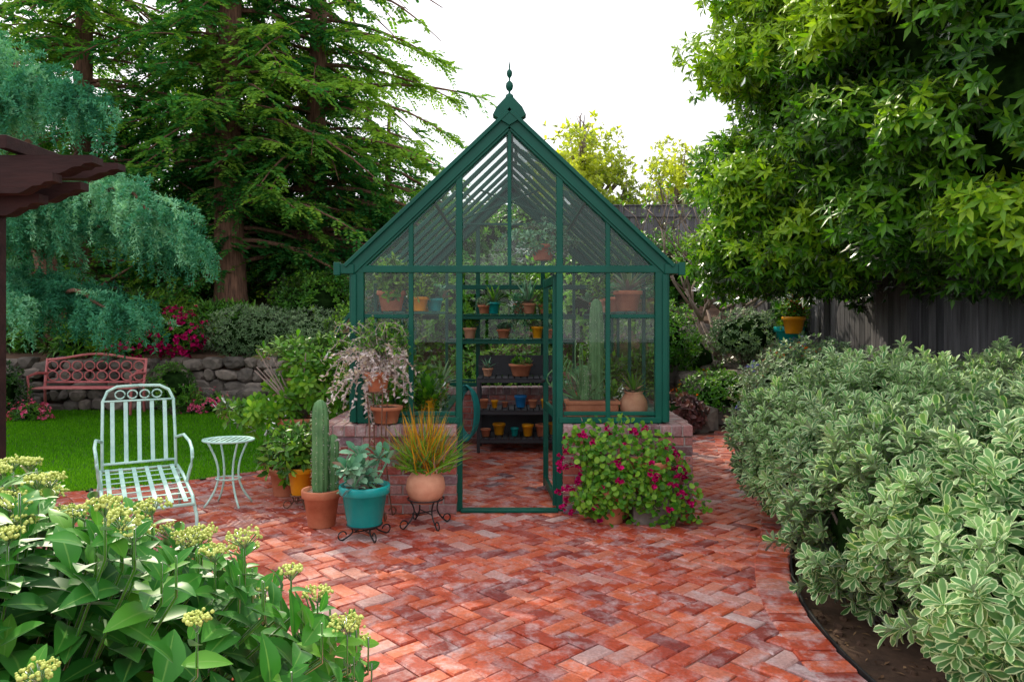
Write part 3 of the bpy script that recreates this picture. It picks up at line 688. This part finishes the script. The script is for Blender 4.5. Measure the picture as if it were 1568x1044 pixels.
for s in (-1, 1):
    tb([(s * .245, .25, .34), (s * .25, -.05, .33), (s * .25, FY + .08, .28), (s * .245, FY, .24)], .012)
    tb([(s * .24, .28, .56), (s * .275, .12, .60), (s * .285, -.12, .585), (s * .28, -.28, .56), (s * .275, -.35, .50), (s * .268, -.33, .44), (s * .262, -.28, .38), (s * .25, -.28, .32)], .012)
    t = np.linspace(0, 5.2, 14); tb(np.stack([np.full(14, s * .28), -.31 - .035 * np.sin(t), .53 + .035 * np.cos(t)], 1), .007)
    tb([(s * .25, FY + .1, .28), (s * .27, FY + .06, .15), (s * .27, FY + .02, .01)], .012)
    tb([(s * .245, .22, .34), (s * .26, .28, .18), (s * .27, .34, .05 if s < 0 else .01)], .012)
tb([(-.25, FY, .245), (.25, FY, .245)], .012); tb([(-.25, .24, .34), (.25, .24, .34)])
for q in range(6):
    x = -.205 + q * .082; beam(mb, T((x, .24, .352)), T((x, FY + .02, .265)), .030, .004)
for q in range(7):
    y = .14 - q * .12; zz_ = .344 - .082 * (.24 - y) / .9; beam(mb, T((-.245, y, zz_)), T((.245, y, zz_)), .026, .004)
tb([(-.29, .33, .09), (.27, .33, .09)], .007)
c = T((-.30, .33, .10)); a = np.linspace(0, 2 * math.pi, 25)[:-1]
for rr, tr_, mm in ((.09, .014, 1), (.03, .012, 1)):
    pp = rotz(np.stack([0 * a, rr * np.cos(a), rr * np.sin(a)], 1), az) + c; tube(mb, pp, tr_, 8, mm, closed=True)
for q in range(6):
    b = q * math.pi / 3; pp = rotz(A([[0, 0, 0], [0, .09 * math.cos(b), .09 * math.sin(b)]]), az) + c; beam(mb, pp[0], pp[1], .005, .005, 1)
mb.build('metal_garden_lounge_chair', [M['white'], M['rubber']])
mb = MB(); tx, ty = -2.30, 6.0
a = np.linspace(0, 2 * math.pi, 33)[:-1]
tube(mb, np.stack([tx + .20 * np.cos(a), ty + .15 * np.sin(a), np.full(32, .53)], 1), .010, 7, 0, closed=True)
for q in range(-4, 5):
    x = q * .042; hw = .15 * math.sqrt(max(0, 1 - (x / .20) ** 2)); beam(mb, (tx + x, ty - hw, .532), (tx + x, ty + hw, .532), .025, .004)
for q in range(4):
    b = .7 + q * math.pi / 2; s = np.linspace(0, 1, 14); rr = .18 - .11 * np.sin(s * 2.6) + .08 * s ** 3
    tube(mb, np.stack([tx + rr * math.cos(b), ty + rr * math.sin(b) * .8, .53 * (1 - s) + .006], 1), .009, 6, 0)
tube(mb, np.stack([tx + .10 * np.cos(a), ty + .08 * np.sin(a), np.full(32, .22)], 1), .006, 6, 0, closed=True)
mb.build('metal_side_table', [M['white']])
mb = MB(); bx0, bx1, byy = -7.55, -5.95, 11.75
for x in (bx0, bx1):
    tube(mb, [(x, byy + .22, .0), (x, byy + .2, .42), (x, byy + .28, .88)], .022, 7); tube(mb, [(x, byy - .22, .0), (x, byy - .2, .42), (x, byy - .22, .62), (x, byy + .0, .66), (x, byy + .24, .64)], .022, 7)
xx = np.linspace(bx0, bx1, 30); tube(mb, np.stack([xx, 0 * xx + byy + .28, .86 + .09 * np.sin((xx - bx0) / (bx1 - bx0) * math.pi) ** 2], 1), .022, 7)
tube(mb, [(bx0, byy + .22, .5), (bx1, byy + .22, .5)], .016, 6)
for q in range(6): box(mb, ((bx0 + bx1) / 2, byy - .2 + q * .08, .43), (bx1 - bx0, .05, .012))
for q in range(8):
    c0 = bx0 + .1 + q * (bx1 - bx0 - .2) / 7; t = np.linspace(0, 2 * math.pi, 17)[:-1]
    for zc in (.6, .76): tube(mb, np.stack([c0 + .085 * np.cos(t), 0 * t + byy + .25, zc + .075 * np.sin(t)], 1), .011, 5, closed=True)
mb.build('pink_metal_bench', [M['pink']])

# ------------------------------------------------------------------ pergola
mb = MB()
def shaped(x0, x1, y, z0, h, t=.045):
    prof = [(x0, z0), (x1 - .20, z0), (x1 - .17, z0 + .012), (x1 - .12, z0 + h * .35), (x1 - .07, z0 + h * .4), (x1 - .05, z0 + h * .55), (x1, z0 + h * .6), (x1, z0 + h), (x0, z0 + h)]
    n = len(prof); v = A([(a, y - t, b) for a, b in prof] + [(a, y + t, b) for a, b in prof])
    mb.add(v, [np.arange(n)[None], (np.arange(n) + n)[None, ::-1], A([[i, i + n, (i + 1) % n + n, (i + 1) % n] for i in range(n)])])
shaped(-6.5, -2.85, 4.5, 2.13, .13)
for y in (4.36, 4.64): shaped(-6.5, -2.68, y, 2.24, .12)
shaped(-6.5, -2.52, 4.5, 2.38, .11, .06)
shaped(-6.5, -2.56, 4.85, 2.42, .10, .05)
for x in (-3.0, -3.5, -4.1, -4.7): beam(mb, (x, 4.35, 2.55), (x, 5.05, 2.55), .05, .08)
beam(mb, (-3.16, 4.5, 0), (-3.16, 4.5, 2.15), .10, .10, up=(0, 1, 0))
beam(mb, (-6.2, 4.5, 0), (-6.2, 4.5, 2.15), .10, .10, up=(0, 1, 0))
mb.build('pergola', [M['darkwood']])

# ------------------------------------------------------------------ fences
def fence(p0, p1, z0, z1, hgt):
    mb = MB(); p0 = A(p0, float); p1 = A(p1, float); L = np.linalg.norm(p1 - p0); d = (p1 - p0) / L; az = math.atan2(d[1], d[0]); n = int(L / .145)
    for q in range(n):
        c = p0 + d * (q + .5) * L / n; z = z0 + (z1 - z0) * q / n
        box(mb, (c[0], c[1], z + hgt / 2), (.138, .02, hgt + R.normal() * .004), 0, .003, az, R.random())
        if q % 16 == 0: box(mb, (c[0] - d[1] * -.06, c[1] + -.06 * d[0], z + hgt / 2), (.09, .09, hgt + .05), 0, .004, az, .4)
    for f_ in (.12, .9):
        beam(mb, (*(p0 - A([-d[1], d[0]]) * .03), z0 + hgt * f_), (*(p1 - A([-d[1], d[0]]) * .03), z1 + hgt * f_), .035, .08)
    beam(mb, (*p0, z0 + hgt + .02), (*p1, z1 + hgt + .02), .09, .03)
    return mb.build('wooden_fence', [M['fence']])
fence((-16, 18.2), (9, 18.2), 2.0, 2.0, 2.3)
fence((4.6, 17.8), (4.6, 1.0), 1.2, -.1, 1.85)

# ------------------------------------------------------------------ trees
def redwood(name, x, y, r0, zmax, zlo, Lmax, nl, seed, dense=.09, wid=.044):
    rg = np.random.default_rng(seed); mb = MB(); z0 = float(H(A([x]), A([y]))[0]) - .1
    zz = np.linspace(z0, zmax, 16); rr = r0 * (1 - .75 * (zz - z0) / (zmax - z0)) + r0 * .5 * np.exp(-(zz - z0) * 2.5)
    tube(mb, np.stack([x + .04 * np.sin(zz), y + .03 * np.cos(zz * 1.3), zz], 1), rr, 14, 1)
    lz = zlo + (zmax - .2 - zlo) * np.sort(rg.random(nl)) ** 1.25; az = np.arange(nl) * 2.4 + rg.normal(size=nl) * .4
    LL = Lmax * np.clip(1.02 - ((lz - zlo) / (zmax - zlo)) ** 2.2, .08, 1) * rg.uniform(.55, 1.12, nl)
    front = (np.sin(az) < -.6); LL = np.where(front & (lz < 4.6), LL * .25, np.where(front, LL * .7, LL))
    dx = np.stack([np.cos(az), np.sin(az), 0 * az], 1); rise = rg.uniform(-.05, .28, nl); drp = rg.uniform(.25, .6, nl)
    base = np.stack([np.full(nl, x), np.full(nl, y), lz], 1)
    fn = lambda i, t: base[i] + dx[i] * (LL[i] * t)[:, None] + UP * (LL[i] * (rise[i] * t - drp[i] * t * t))[:, None]
    ts = np.linspace(0, 1, 7)
    for q in range(nl): tube(mb, fn(np.full(7, q), ts), np.linspace(.035, .006, 7) * (LL[q] / 2.5 + .3), 5, 1)
    hi = lz > 7.9
    cnt = np.maximum((LL / np.where(hi, dense * 5.5, dense)).astype(int), 3); li = np.repeat(np.arange(nl), cnt); n = len(li)
    t = rg.uniform(.12, 1, n); P = fn(li, t); sd = rg.choice([-1, 1], n)
    pr = np.stack([-dx[li][:, 1], dx[li][:, 0], np.zeros(n)], 1) * sd[:, None]
    td = nrmz(pr * .8 + dx[li] * .7 + UP * rg.uniform(-.7, .05, n)[:, None] + rg.normal(size=(n, 3)) * .12)
    tl = rg.uniform(.25, .52, n) * (1.25 - .5 * t) * 1.3
    m = 11; u = np.linspace(.08, 1, m)
    pp = P[:, None] + td[:, None] * (tl[:, None] * u)[..., None] - UP * (.28 * tl[:, None] * u ** 2)[..., None]
    br = np.repeat(np.clip(.46 + .30 * sn(P, 1.3, seed) + .14 * rg.normal(size=n) + .25 * (t - .5), 0, 1), m)
    s = nrmz(np.cross(td, UP)); pf = pp.reshape(-1, 3); tdf = np.repeat(td, m, 0); sf = np.repeat(s, m, 0); uf = np.tile(u, n)
    wd = np.repeat(np.where(hi[li], wid * 1.7, wid), m)
    for sg in (-1, 1):
        d = tdf * .65 + sf * sg * .8 - UP * .15 + rg.normal(size=pf.shape) * .15
        quads(mb, pf, d, UP + rg.normal(size=pf.shape) * .6, (.14 * (1.1 - .5 * uf)), wd, 0, np.clip(br + rg.normal(size=len(br)) * .07, 0, 1), .5)
    return mb.build(name, [M['redwood'], M['bark']])
redwood('redwood_tree', -5.35, 14.0, .30, 14.5, 2.8, 2.9, 235, 1)
redwood('redwood_tree', -3.95, 15.0, .25, 14.5, 2.5, 3.5, 270, 2)
redwood('redwood_tree', -8.4, 14.5, .24, 14.0, 2.0, 3.0, 210, 3)
redwood('redwood_tree', -11.2, 15.5, .25, 13.0, 1.8, 3.2, 150, 4)
redwood('redwood_tree', -6.9, 16.9, .22, 13.0, 2.2, 2.7, 130, 5)
redwood('redwood_tree', -2.8, 16.9, .14, 6.2, 2.4, 2.1, 60, 6)

# weeping blue cedar
mb = MB(); tr = A([(-8.0, 13.0, .7), (-8.0, 13.0, 1.6), (-8.15, 12.9, 2.6), (-8.3, 12.7, 3.8), (-8.2, 12.4, 5.0), (-8.2, 12.2, 5.8)])
tube(mb, tr, [.22, .19, .17, .14, .10, .04], 12, 1)
b1 = (-8.1, 12.8, 2.6); b2 = (-8.2, 12.5, 4.7); b0 = (-8.0, 12.9, 1.9)
limbs = [[b2, (-6.9, 10.6, 5.0), (-5.9, 9.3, 4.55), (-5.15, 8.9, 4.1)], [b2, (-7.2, 10.2, 4.6), (-6.2, 8.8, 4.1)], [b2, (-7.6, 10.5, 5.4), (-6.7, 9.3, 5.0)],
         [b1, (-6.9, 10.9, 3.05), (-5.6, 9.5, 3.25), (-4.7, 9.1, 3.05), (-4.05, 8.9, 2.65)], [b1, (-6.8, 10.2, 3.1), (-5.7, 8.8, 2.8)], [b1, (-6.6, 11.1, 2.9), (-5.2, 10.2, 2.85), (-4.5, 10, 2.5)], [b1, (-7.6, 10.5, 3.2), (-7.0, 9.0, 2.9)],
         [b0, (-6.7, 10.5, 2.0), (-5.4, 9.4, 1.9), (-4.6, 9.0, 1.55)], [b0, (-7.0, 10.2, 2.1), (-6.1, 8.7, 1.7)], [b0, (-7.6, 10.2, 2.0), (-6.9, 8.8, 1.6)], [b0, (-6.6, 11, 2.0), (-5.6, 10.1, 1.75)],
         [b2, (-8.0, 10.6, 4.6), (-7.4, 9.2, 4.1)]]
PP = []; DD = []
for L_ in limbs:
    L_ = A(L_, float); k = np.linspace(0, len(L_) - 1, 44); pts = np.stack([np.interp(k, np.arange(len(L_)), L_[:, q]) for q in range(3)], 1)
    pts[:, 2] += .05 * np.sin(k * 7); pts += sn(pts, 3, 17)[:, None] * .04; tube(mb, pts[::3], np.linspace(.06, .01, len(pts[::3])), 6, 1)
    dirn = nrmz(np.gradient(pts, axis=0))
    for q in range(9, 44):
        for s in range(5): PP.append(pts[q] + R.normal(size=3) * .08); DD.append(nrmz(dirn[q] * .6 + np.cross(dirn[q], UP) * R.normal() * .9 + UP * R.uniform(-.1, .5)))
PP = A(PP); DD = A(DD); kp = sn(PP, 3.5, 19) > -.95; PP = PP[kp]; DD = DD[kp]; n = len(PP); m = 24; u = np.linspace(0, 1, m); ln = R.uniform(.15, .5, n); dr_ = R.uniform(.05, .65, n)
pp = PP[:, None] + DD[:, None] * (ln[:, None] * np.minimum(u * 1.5, 1) * (1.0))[..., None] - UP * (dr_[:, None] * u ** 1.6)[..., None]
br = np.repeat(np.clip(.42 + .30 * sn(PP, 2.5, 8) + .22 * R.normal(size=n), 0, 1), m)
pf = pp.reshape(-1, 3)
for k in range(5):
    d = nrmz(R.normal(size=pf.shape)) + A([0, 0, -.35]); quads(mb, pf + R.normal(size=pf.shape) * .01, d, R.normal(size=pf.shape), R.uniform(.04, .075, len(pf)), .017, 0, np.clip(br + R.normal(size=len(br)) * .1, 0, 1))
mb.build('weeping_blue_cedar', [M['cedar'], M['bark']])

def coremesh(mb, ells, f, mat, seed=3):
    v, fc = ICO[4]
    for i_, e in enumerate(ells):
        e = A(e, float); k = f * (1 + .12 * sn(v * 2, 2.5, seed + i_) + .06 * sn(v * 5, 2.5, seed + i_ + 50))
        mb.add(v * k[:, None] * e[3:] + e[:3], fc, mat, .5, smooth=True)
# big right evergreen tree
mb = MB()
E = [(5.0, 6.1, 3.40, 1.80, 1.6, 1.65), (4.4, 8.7, 3.7, 1.7, 1.6, 2.0), (4.25, 8.1, 6.1, 1.85, 1.9, 1.9), (3.55, 9.4, 2.9, 1.10, 1.1, 1.25), (4.8, 5.8, 5.3, 2.0, 1.8, 1.8), (5.6, 4.6, 3.35, 1.6, 1.3, 1.6), (3.5, 8.8, 4.6, 1.15, 1.2, 1.2), (6.5, 8.0, 4.5, 2.5, 3, 3), (4.25, 7.0, 4.3, 1.35, 1.4, 1.6), (4.1, 7.4, 2.85, .95, 1.0, .95)]
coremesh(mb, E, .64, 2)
tube(mb, [(5.4, 7.4, -.1), (5.35, 7.4, 1.5), (5.2, 7.2, 3.2), (5.0, 7.1, 5.5)], [.22, .18, .15, .06], 12, 1)
for e in E: tube(mb, [(5.35, 7.4, 1.3), ((5.35 + e[0]) / 2, (7.4 + e[1]) / 2, (1.6 + e[2]) / 2), e[:3]], [.09, .06, .03], 7, 1)
p, o = shell(E, 23000, .40, .15, 12, (3.0, -1.0), zmin=1.62)
Es = []
while len(Es) < 150:
    e = A(E[int(R.integers(len(E)))]); u = nrmz(R.normal(size=3)); c_ = e[:3] + u * e[3:] * .93
    if u[1] > .4 or c_[0] > 6.2 or c_[2] < 2.0: continue
    if min(np.linalg.norm((c_ - A(f[:3])) / A(f[3:])) for f in E) < .85: continue
    r_ = R.uniform(.28, .52); Es.append((*c_, r_ * 1.15, r_, r_ * .75))
p2, o2 = shell(Es, 19000, .6, .2, 13, None, cut=.6, zmin=1.55)
p = np.concatenate([p, p2]); o = np.concatenate([o, o2]); pr2 = np.concatenate([np.zeros(len(p) - len(p2)), np.ones(len(p2))])
keep = ((p[:, 0] < 6.0) & (o[:, 1] < .6)) | (R.random(len(p)) < .3); p = p[keep]; o = o[keep]; pr2 = pr2[keep]
ax = nrmz(o * .9 + UP * .3 + R.normal(size=p.shape) * .25)
P, d, n = rosettes(p, ax, 7, .55, 1.55); N = len(P); d = d - UP * .42
cl = np.clip(.33 + .26 * sn(p, 2.0, 71) + .26 * o[:, 2] * pr2 - .10 * o[:, 0] + .12 * R.normal(size=len(p)) + .16 * pr2, 0, 1)  # clump tone, with upward- and left-facing leaves lightened as painted sunlight
cl = np.clip(cl + .25 * (p[:, 2] > 4) * (p[:, 0] < 3.4), 0, 1)  # sunlit upper left of the crown painted into the leaf colour
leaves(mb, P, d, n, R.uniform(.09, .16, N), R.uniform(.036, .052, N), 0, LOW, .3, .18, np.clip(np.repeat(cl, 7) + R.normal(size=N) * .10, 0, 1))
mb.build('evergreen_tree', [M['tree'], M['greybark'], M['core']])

def ltree(name, x, y, z0, ells, n, L, W, mat, gap, seed, kk=5, bark='greybark', depth=.8):
    mb = MB(); e0 = A(ells)[:, :3]
    tube(mb, [(x, y, z0), (x + .1, y, z0 + (e0[0, 2] - z0) * .5), tuple(e0[0])], [.16, .12, .05], 8, 1)
    for e in ells:
        for q in range(9):
            t = nrmz(R.normal(size=3) + UP * .6) * A(e[3:]) * .9 + A(e[:3]); mid_ = (t + A(e[:3])) / 2 + R.normal(size=3) * .1 - UP * .15
            tube(mb, [(x + .05, y, z0 + (e[2] - z0) * .6), tuple(mid_), tuple(t)], [.05, .025, .008], 5, 1)
    p, o = shell(ells, n, depth, .2, seed, gap); P, d, nn = rosettes(p, o + UP * .3, kk, .3, 1.5); N = len(P)
    leaves(mb, P, d, nn, L * R.uniform(.7, 1.2, N), W, 0, LOW, .3, .2, np.clip(.45 + .22 * np.repeat(sn(p, 1.7, seed + 2), kk) + R.normal(size=N) * .12, 0, 1))
    return mb.build(name, [M[mat], M[bark]])
ltree('yellow_maple_tree', 1.9, 21, 2, [(1.95, 21, 5.6, 1.5, 1.2, 1.5), (1.6, 21, 4.6, 1.3, 1.2, 1.2), (3.0, 21, 4.6, 1.0, 1, 1.0), (2.1, 21, 6.9, .5, .5, .6), (2.9, 21, 5.6, .5, .5, .5)], 2600, .17, .10, 'yell', (3.5, -.4), 41)
ltree('yellow_maple_tree', 4.4, 21, 2, [(4.7, 21, 5.5, 1.0, 1.1, 1.1), (4.2, 21, 4.4, 1.3, 1.1, 1.0), (5.2, 21, 4.8, 1, 1, 1)], 1300, .17, .09, 'yell', (3.5, 0), 42)
mb = MB()
def br_(p, d, L, r, lev):
    e = p + d * L; mdl = (p + e) / 2 + R.normal(size=3) * L * .06
    tube(mb, [p, mdl, e], [r, r * .8, r * .6], 6, 1)
    if lev == 0: tips.append(e); return
    for q in range(3 if lev > 1 else 2): br_(e, nrmz(d + R.normal(size=3) * .38 + UP * .1), L * R.uniform(.6, .85), r * .6, lev - 1)
tips = []
for q in range(7):
    a = q * .9; br_(A([3.55 + .1 * math.cos(a), 12.6 + .1 * math.sin(a), .6]), nrmz(A([math.cos(a) * .35, math.sin(a) * .3, 1])), R.uniform(.9, 1.2), .045, 3)
T_ = A(tips); T_ = np.repeat(T_, 3, 0) + R.normal(size=(len(T_) * 3, 3)) * .12
P, d, n = rosettes(T_, UP, 5, .4, 1.5); leaves(mb, P, d, n, .08, .04, 0, LOW)
mb.build('multi_stem_tree', [M['shrub'], M['greybark']])
E = [(x, 25 + 2 * math.sin(x), 3.0, 2.4, 1.5, 2.0 + .6 * math.sin(x * 1.7)) for x in np.arange(-26, 20, 2.6)]
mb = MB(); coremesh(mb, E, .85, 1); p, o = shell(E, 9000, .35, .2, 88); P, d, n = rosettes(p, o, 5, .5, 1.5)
leaves(mb, P, d, n, .3, .16, 0, LOW); mb.build('background_trees', [M['shrub'], M['core']])

# ------------------------------------------------------------------ shrubs
def shrub(name, ells, n, L, W, mat, k=6, seed=5, st=LOW, gap=(6, -.9), core=.6, fl=None, depth=.4, th=(.4, 1.45), lump=.13, zoff=0, sprig=0):
    mb = MB()
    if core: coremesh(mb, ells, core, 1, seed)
    p, o = shell(ells, n, depth, lump, seed, gap, zmin=zoff - .02)
    if sprig:
        q, oo = shell(ells, sprig, .05, lump, seed, None, zmin=zoff + .1); dq = nrmz(oo * .7 + UP * .6 + R.normal(size=q.shape) * .25); Ls = R.uniform(.04, .13, len(q))[:, None]
        p = np.concatenate([p] + [q + dq * Ls * f for f in (.3, .65, 1.)]); o = np.concatenate([o, dq, dq, dq])
    P, d, nn = rosettes(p, o + UP * .45 + R.normal(size=p.shape) * .2, k, *th); N = len(P)
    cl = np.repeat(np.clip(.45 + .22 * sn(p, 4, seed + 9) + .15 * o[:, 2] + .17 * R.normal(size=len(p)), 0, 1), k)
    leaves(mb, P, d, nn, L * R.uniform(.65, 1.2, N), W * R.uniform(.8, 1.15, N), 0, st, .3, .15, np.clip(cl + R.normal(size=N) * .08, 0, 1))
    mats = [M[mat], M['core']]
    if fl:
        q, o = shell(ells, fl[1], .05, lump, seed, None, zmin=zoff); q = q + o * .02; q = np.repeat(q, 4, 0) + R.normal(size=(len(q) * 4, 3)) * fl[2] * 1.2
        P, d, nn = rosettes(q, np.repeat(o, 4, 0) + UP * .4, 5, .6, 1.3); leaves(mb, P, d, nn, fl[2], fl[2] * .8, 2, RND); mats.append(M[fl[0]])
    mats.append(M['greybark']); im = len(mats) - 1
    for e in ells:
        for q in range(7):
            a = R.random() * 6.28; b = A([e[0] + e[3] * .15 * math.cos(a), e[1] + e[4] * .15 * math.sin(a), max(zoff - .05, -.05) if zoff == 0 else e[2] - e[5]])
            t = A([e[0] + e[3] * .6 * math.cos(a), e[1] + e[4] * .6 * math.sin(a), e[2] + e[5] * .2]); tube(mb, [b, (b * .6 + t * .4) + A([0, 0, .05]), t], [.022, .016, .008], 6, im)
    return mb.build(name, mats)
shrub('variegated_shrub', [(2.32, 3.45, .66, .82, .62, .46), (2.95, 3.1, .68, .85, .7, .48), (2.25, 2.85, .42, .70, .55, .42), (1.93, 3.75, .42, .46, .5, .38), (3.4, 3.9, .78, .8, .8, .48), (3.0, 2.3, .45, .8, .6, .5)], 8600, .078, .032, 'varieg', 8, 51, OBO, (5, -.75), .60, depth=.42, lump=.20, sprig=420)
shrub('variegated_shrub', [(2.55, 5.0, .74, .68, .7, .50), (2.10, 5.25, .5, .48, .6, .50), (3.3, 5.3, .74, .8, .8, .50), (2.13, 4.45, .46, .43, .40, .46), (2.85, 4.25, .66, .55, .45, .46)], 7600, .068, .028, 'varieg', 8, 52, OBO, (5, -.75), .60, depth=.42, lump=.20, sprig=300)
shrub('ceanothus_shrub', [(2.95, 7.1, .70, .75, .8, .62), (3.3, 8.2, .72, .7, .7, .58), (2.65, 6.6, .4, .5, .5, .42), (3.4, 6.5, .66, .6, .6, .5)], 4600, .05, .024, 'grey', 6, 53, MID, (6, -1.), .65, fl=('violet', 60, .022), sprig=150)
shrub('purple_heuchera', [(2.2, 9.95, .22, .38, .35, .26)], 420, .08, .06, 'purple', 5, 61, RND)
shrub('flowering_shrub', [(2.95, 10.4, .45, .5, .4, .35)], 700, .06, .03, 'shrub', 5, 59, fl=('orange', 8, .022), zoff=.05)
shrub('green_shrub', [(2.2, 11.6, 1.25, .7, .6, .6), (1.6, 11.2, .9, .6, .6, .6), (2.9, 11.9, .9, .5, .4, .4)], 2200, .07, .035, 'shrub', 5, 62, zoff=.3)
shrub('grey_shrub', [(3.9, 12.2, 1.25, .8, .6, .5), (4.3, 11, .7, .5, .4, .35)], 1500, .06, .025, 'grey', 5, 63, zoff=.2)
shrub('lantana_shrub', [(4.0, 10.2, .75, .45, .4, .4)], 800, .06, .03, 'shrub', 5, 64, fl=('orange', 60, .03), zoff=.1)
shrub('green_shrub', [(1.2, 13, 1.9, 1.2, .8, 1.0), (-.6, 12.5, 1.6, 1.2, .8, .9), (3.0, 15, 2.4, 1.4, .8, .9), (-2.0, 13.5, 1.7, 1, .8, .9), (.2, 15.5, 3.0, 1.3, .8, 1.2), (-1.6, 16, 3.0, 1.2, .8, 1.3)], 7500, .10, .05, 'shrub', 5, 65, zoff=.5)
shrub('dark_green_shrub', [(0, 10.4, .6, 1.2, .5, .55)], 1200, .07, .03, 'shrub', 5, 66, zoff=0)
shrub('lavender_shrub', [(-4.5, 12.9, 1.25, .95, .5, .55), (-3.4, 12.8, 1.2, .8, .5, .5)], 2800, .07, .02, 'grey', 5, 67, zoff=.6)
shrub('green_shrub', [(-3.6, 13.8, 1.8, 1.0, .6, .6), (-2.6, 12.6, 1.0, .8, .6, .8), (-2.6, 11, .6, .6, .6, .6), (-3.3, 11.9, .5, .5, .4, .5)], 3200, .09, .04, 'shrub', 5, 68, zoff=.1)
shrub('azalea_shrub', [(-5.75, 12.7, 1.25, .5, .35, .42), (-6.5, 12.8, 1.1, .5, .35, .35)], 1300, .05, .025, 'shrub', 5, 69, fl=('magenta', 130, .045), zoff=.7)
shrub('fern_clump', [(-6.6, 13.8, 1.5, 1.0, .6, .5), (-8.4, 13.5, 1.3, 1.1, .6, .55), (-10.4, 13.5, 1.3, 1.1, .6, .55), (-5.2, 13.4, 1.4, .8, .5, .4), (-7.4, 12.9, 1.1, .8, .3, .35)], 3600, .18, .05, 'shrub', 5, 70, SPK, zoff=.7)
shrub('boxwood_shrub', [(-5.35, 11.7, .42, .38, .35, .42)], 900, .05, .02, 'shrub', 6, 71)
shrub('dark_green_shrub', [(-8.0, 11.4, .4, .5, .5, .5), (-9.0, 11.4, .5, .6, .5, .6)], 1300, .07, .03, 'shrubd', 6, 72)
shrub('pink_flowering_groundcover', [(-4.95, 11.9, .16, .4, .25, .18), (-7.2, 11.0, .1, .25, .2, .15)], 600, .05, .02, 'shrub', 5, 73, fl=('pinkp', 90, .03))
potted('potted_fern', 4.35, 11.6, 1.0, .22, .4, M['teal'], 'bush', .5, M['shrub']); potted('potted_lantana', 4.15, 10.9, 1.3, .16, .25, M['yellow'], 'bush', .35, M['shrub'], lm2=M['orange'])

# ------------------------------------------------------------------ foreground hydrangea
mb = MB(); N = 280
tp = []
for q in range(N):
    a = R.random() * 6.28; r = math.sqrt(R.random()); x = -1.50 + 1.12 * r * math.cos(a); y = 1.98 + .60 * r * math.sin(a)
    lf = min(max((-1.15 - x) / .5, 0), 1)
    z = 1.5 - (.275 - .065 * lf) * max(y, 1.75) - .38 * r ** 3.5 * (1 - .7 * lf) * (1 if y < 2.1 or x > -1 else .3) + R.normal() * .035 - .25 * max(0, 1.75 - y); tp.append((x, y, z))
tp = A(tp)
for q, t in enumerate(tp):
    b = A([-1.55 + (t[0] + 1.55) * .45, 2.02 + (t[1] - 2.02) * .45, 0]); mid_ = (b + t) / 2 + A([0, 0, .06])
    tube(mb, [b, mid_, t - UP * .1, t], [.007, .005, .004, .003], 5, 1)
    ax = nrmz(t - mid_ + R.normal(size=3) * .05); offs = [.03, .085, .16, .26, .37]
    ph = R.random() * 3
    for k, of in enumerate(offs):
        c = t - ax * of
        ref = nrmz(np.cross(ax, A([.3, 1, .2]))); e2 = np.cross(ax, ref)
        for s in (0, 1):
            an_ = ph + k * math.pi / 2 + s * math.pi
            rad = math.cos(an_) * ref + math.sin(an_) * e2; th = .75 + .16 * k
            dd = ax * math.cos(th) + rad * math.sin(th); nn = ax * math.sin(th) - rad * math.cos(th)
            Lf = R.uniform(.085, .13) * (.55, .95, 1.2, 1.3, 1.3)[k]
            leaves(mb, (c + rad * .01)[None], dd, nn + R.normal(size=3) * .15, Lf, Lf * .50, 0, OVA, .30, R.uniform(.1, .5), np.clip(.60 - .10 * k + R.normal() * .18, 0, 1))
    if R.random() < .36:
        m = 70; u = nrmz(R.normal(size=(m, 3))); u[:, 2] = abs(u[:, 2]) * .45; sp_ = R.uniform(.5, 1.05)
        C_ = t + A([0, 0, .03]) + u * A([.045, .045, .035]) * sp_ + R.normal(size=(m, 3)) * .004; balls(mb, C_, R.uniform(.003, .006, m), 2)
        for w in C_[::5]: tube(mb, [t, w], .0015, 4, 1)
mb.build('hydrangea_bush', [M['hydr'], M['shrub'], M['bud']])

# ------------------------------------------------------------------ light, world, camera
el = math.radians(43); azs = math.atan2(-.50, .86)
D = Vector((math.sin(azs) * math.cos(el), math.cos(azs) * math.cos(el), math.sin(el)))
sd = bpy.data.lights.new('sun', 'SUN'); sd.energy = 5; sd.angle = math.radians(.6); sd.color = (1, .90, .70)
so = bpy.data.objects.new('sun', sd); so.rotation_euler = D.to_track_quat('Z', 'Y').to_euler(); so.location = (0, 0, 20); col.objects.link(so)
w = bpy.data.worlds.new('World'); scene.world = w; w.use_nodes = True; nt = w.node_tree
bg = nt.nodes['Background']; sky = nt.nodes.new('ShaderNodeTexSky'); sky.sky_type = 'NISHITA'; sky.sun_disc = False
sky.sun_elevation = el; sky.sun_rotation = azs; sky.dust_density = 3
mx = nt.nodes.new('ShaderNodeMix'); mx.data_type = 'RGBA'; mx.inputs[0].default_value = .88; mx.inputs[7].default_value = (12.0, 12.0, 12.4, 1)
nt.links.new(sky.outputs[0], mx.inputs[6]); nt.links.new(mx.outputs[2], bg.inputs[0]); bg.inputs[1].default_value = .145
cam = bpy.data.cameras.new('camera'); cam.lens = 26; cam.sensor_width = 36; cam.shift_y = -.0204; cam.clip_end = 1000; cam.clip_start = .05
co = bpy.data.objects.new('camera', cam); co.location = (0, 0, 1.5); co.rotation_euler = (math.pi / 2, 0, 0); col.objects.link(co); scene.camera = co
scene.view_settings.view_transform = 'Standard'; scene.view_settings.look = 'None'; scene.view_settings.exposure = 0
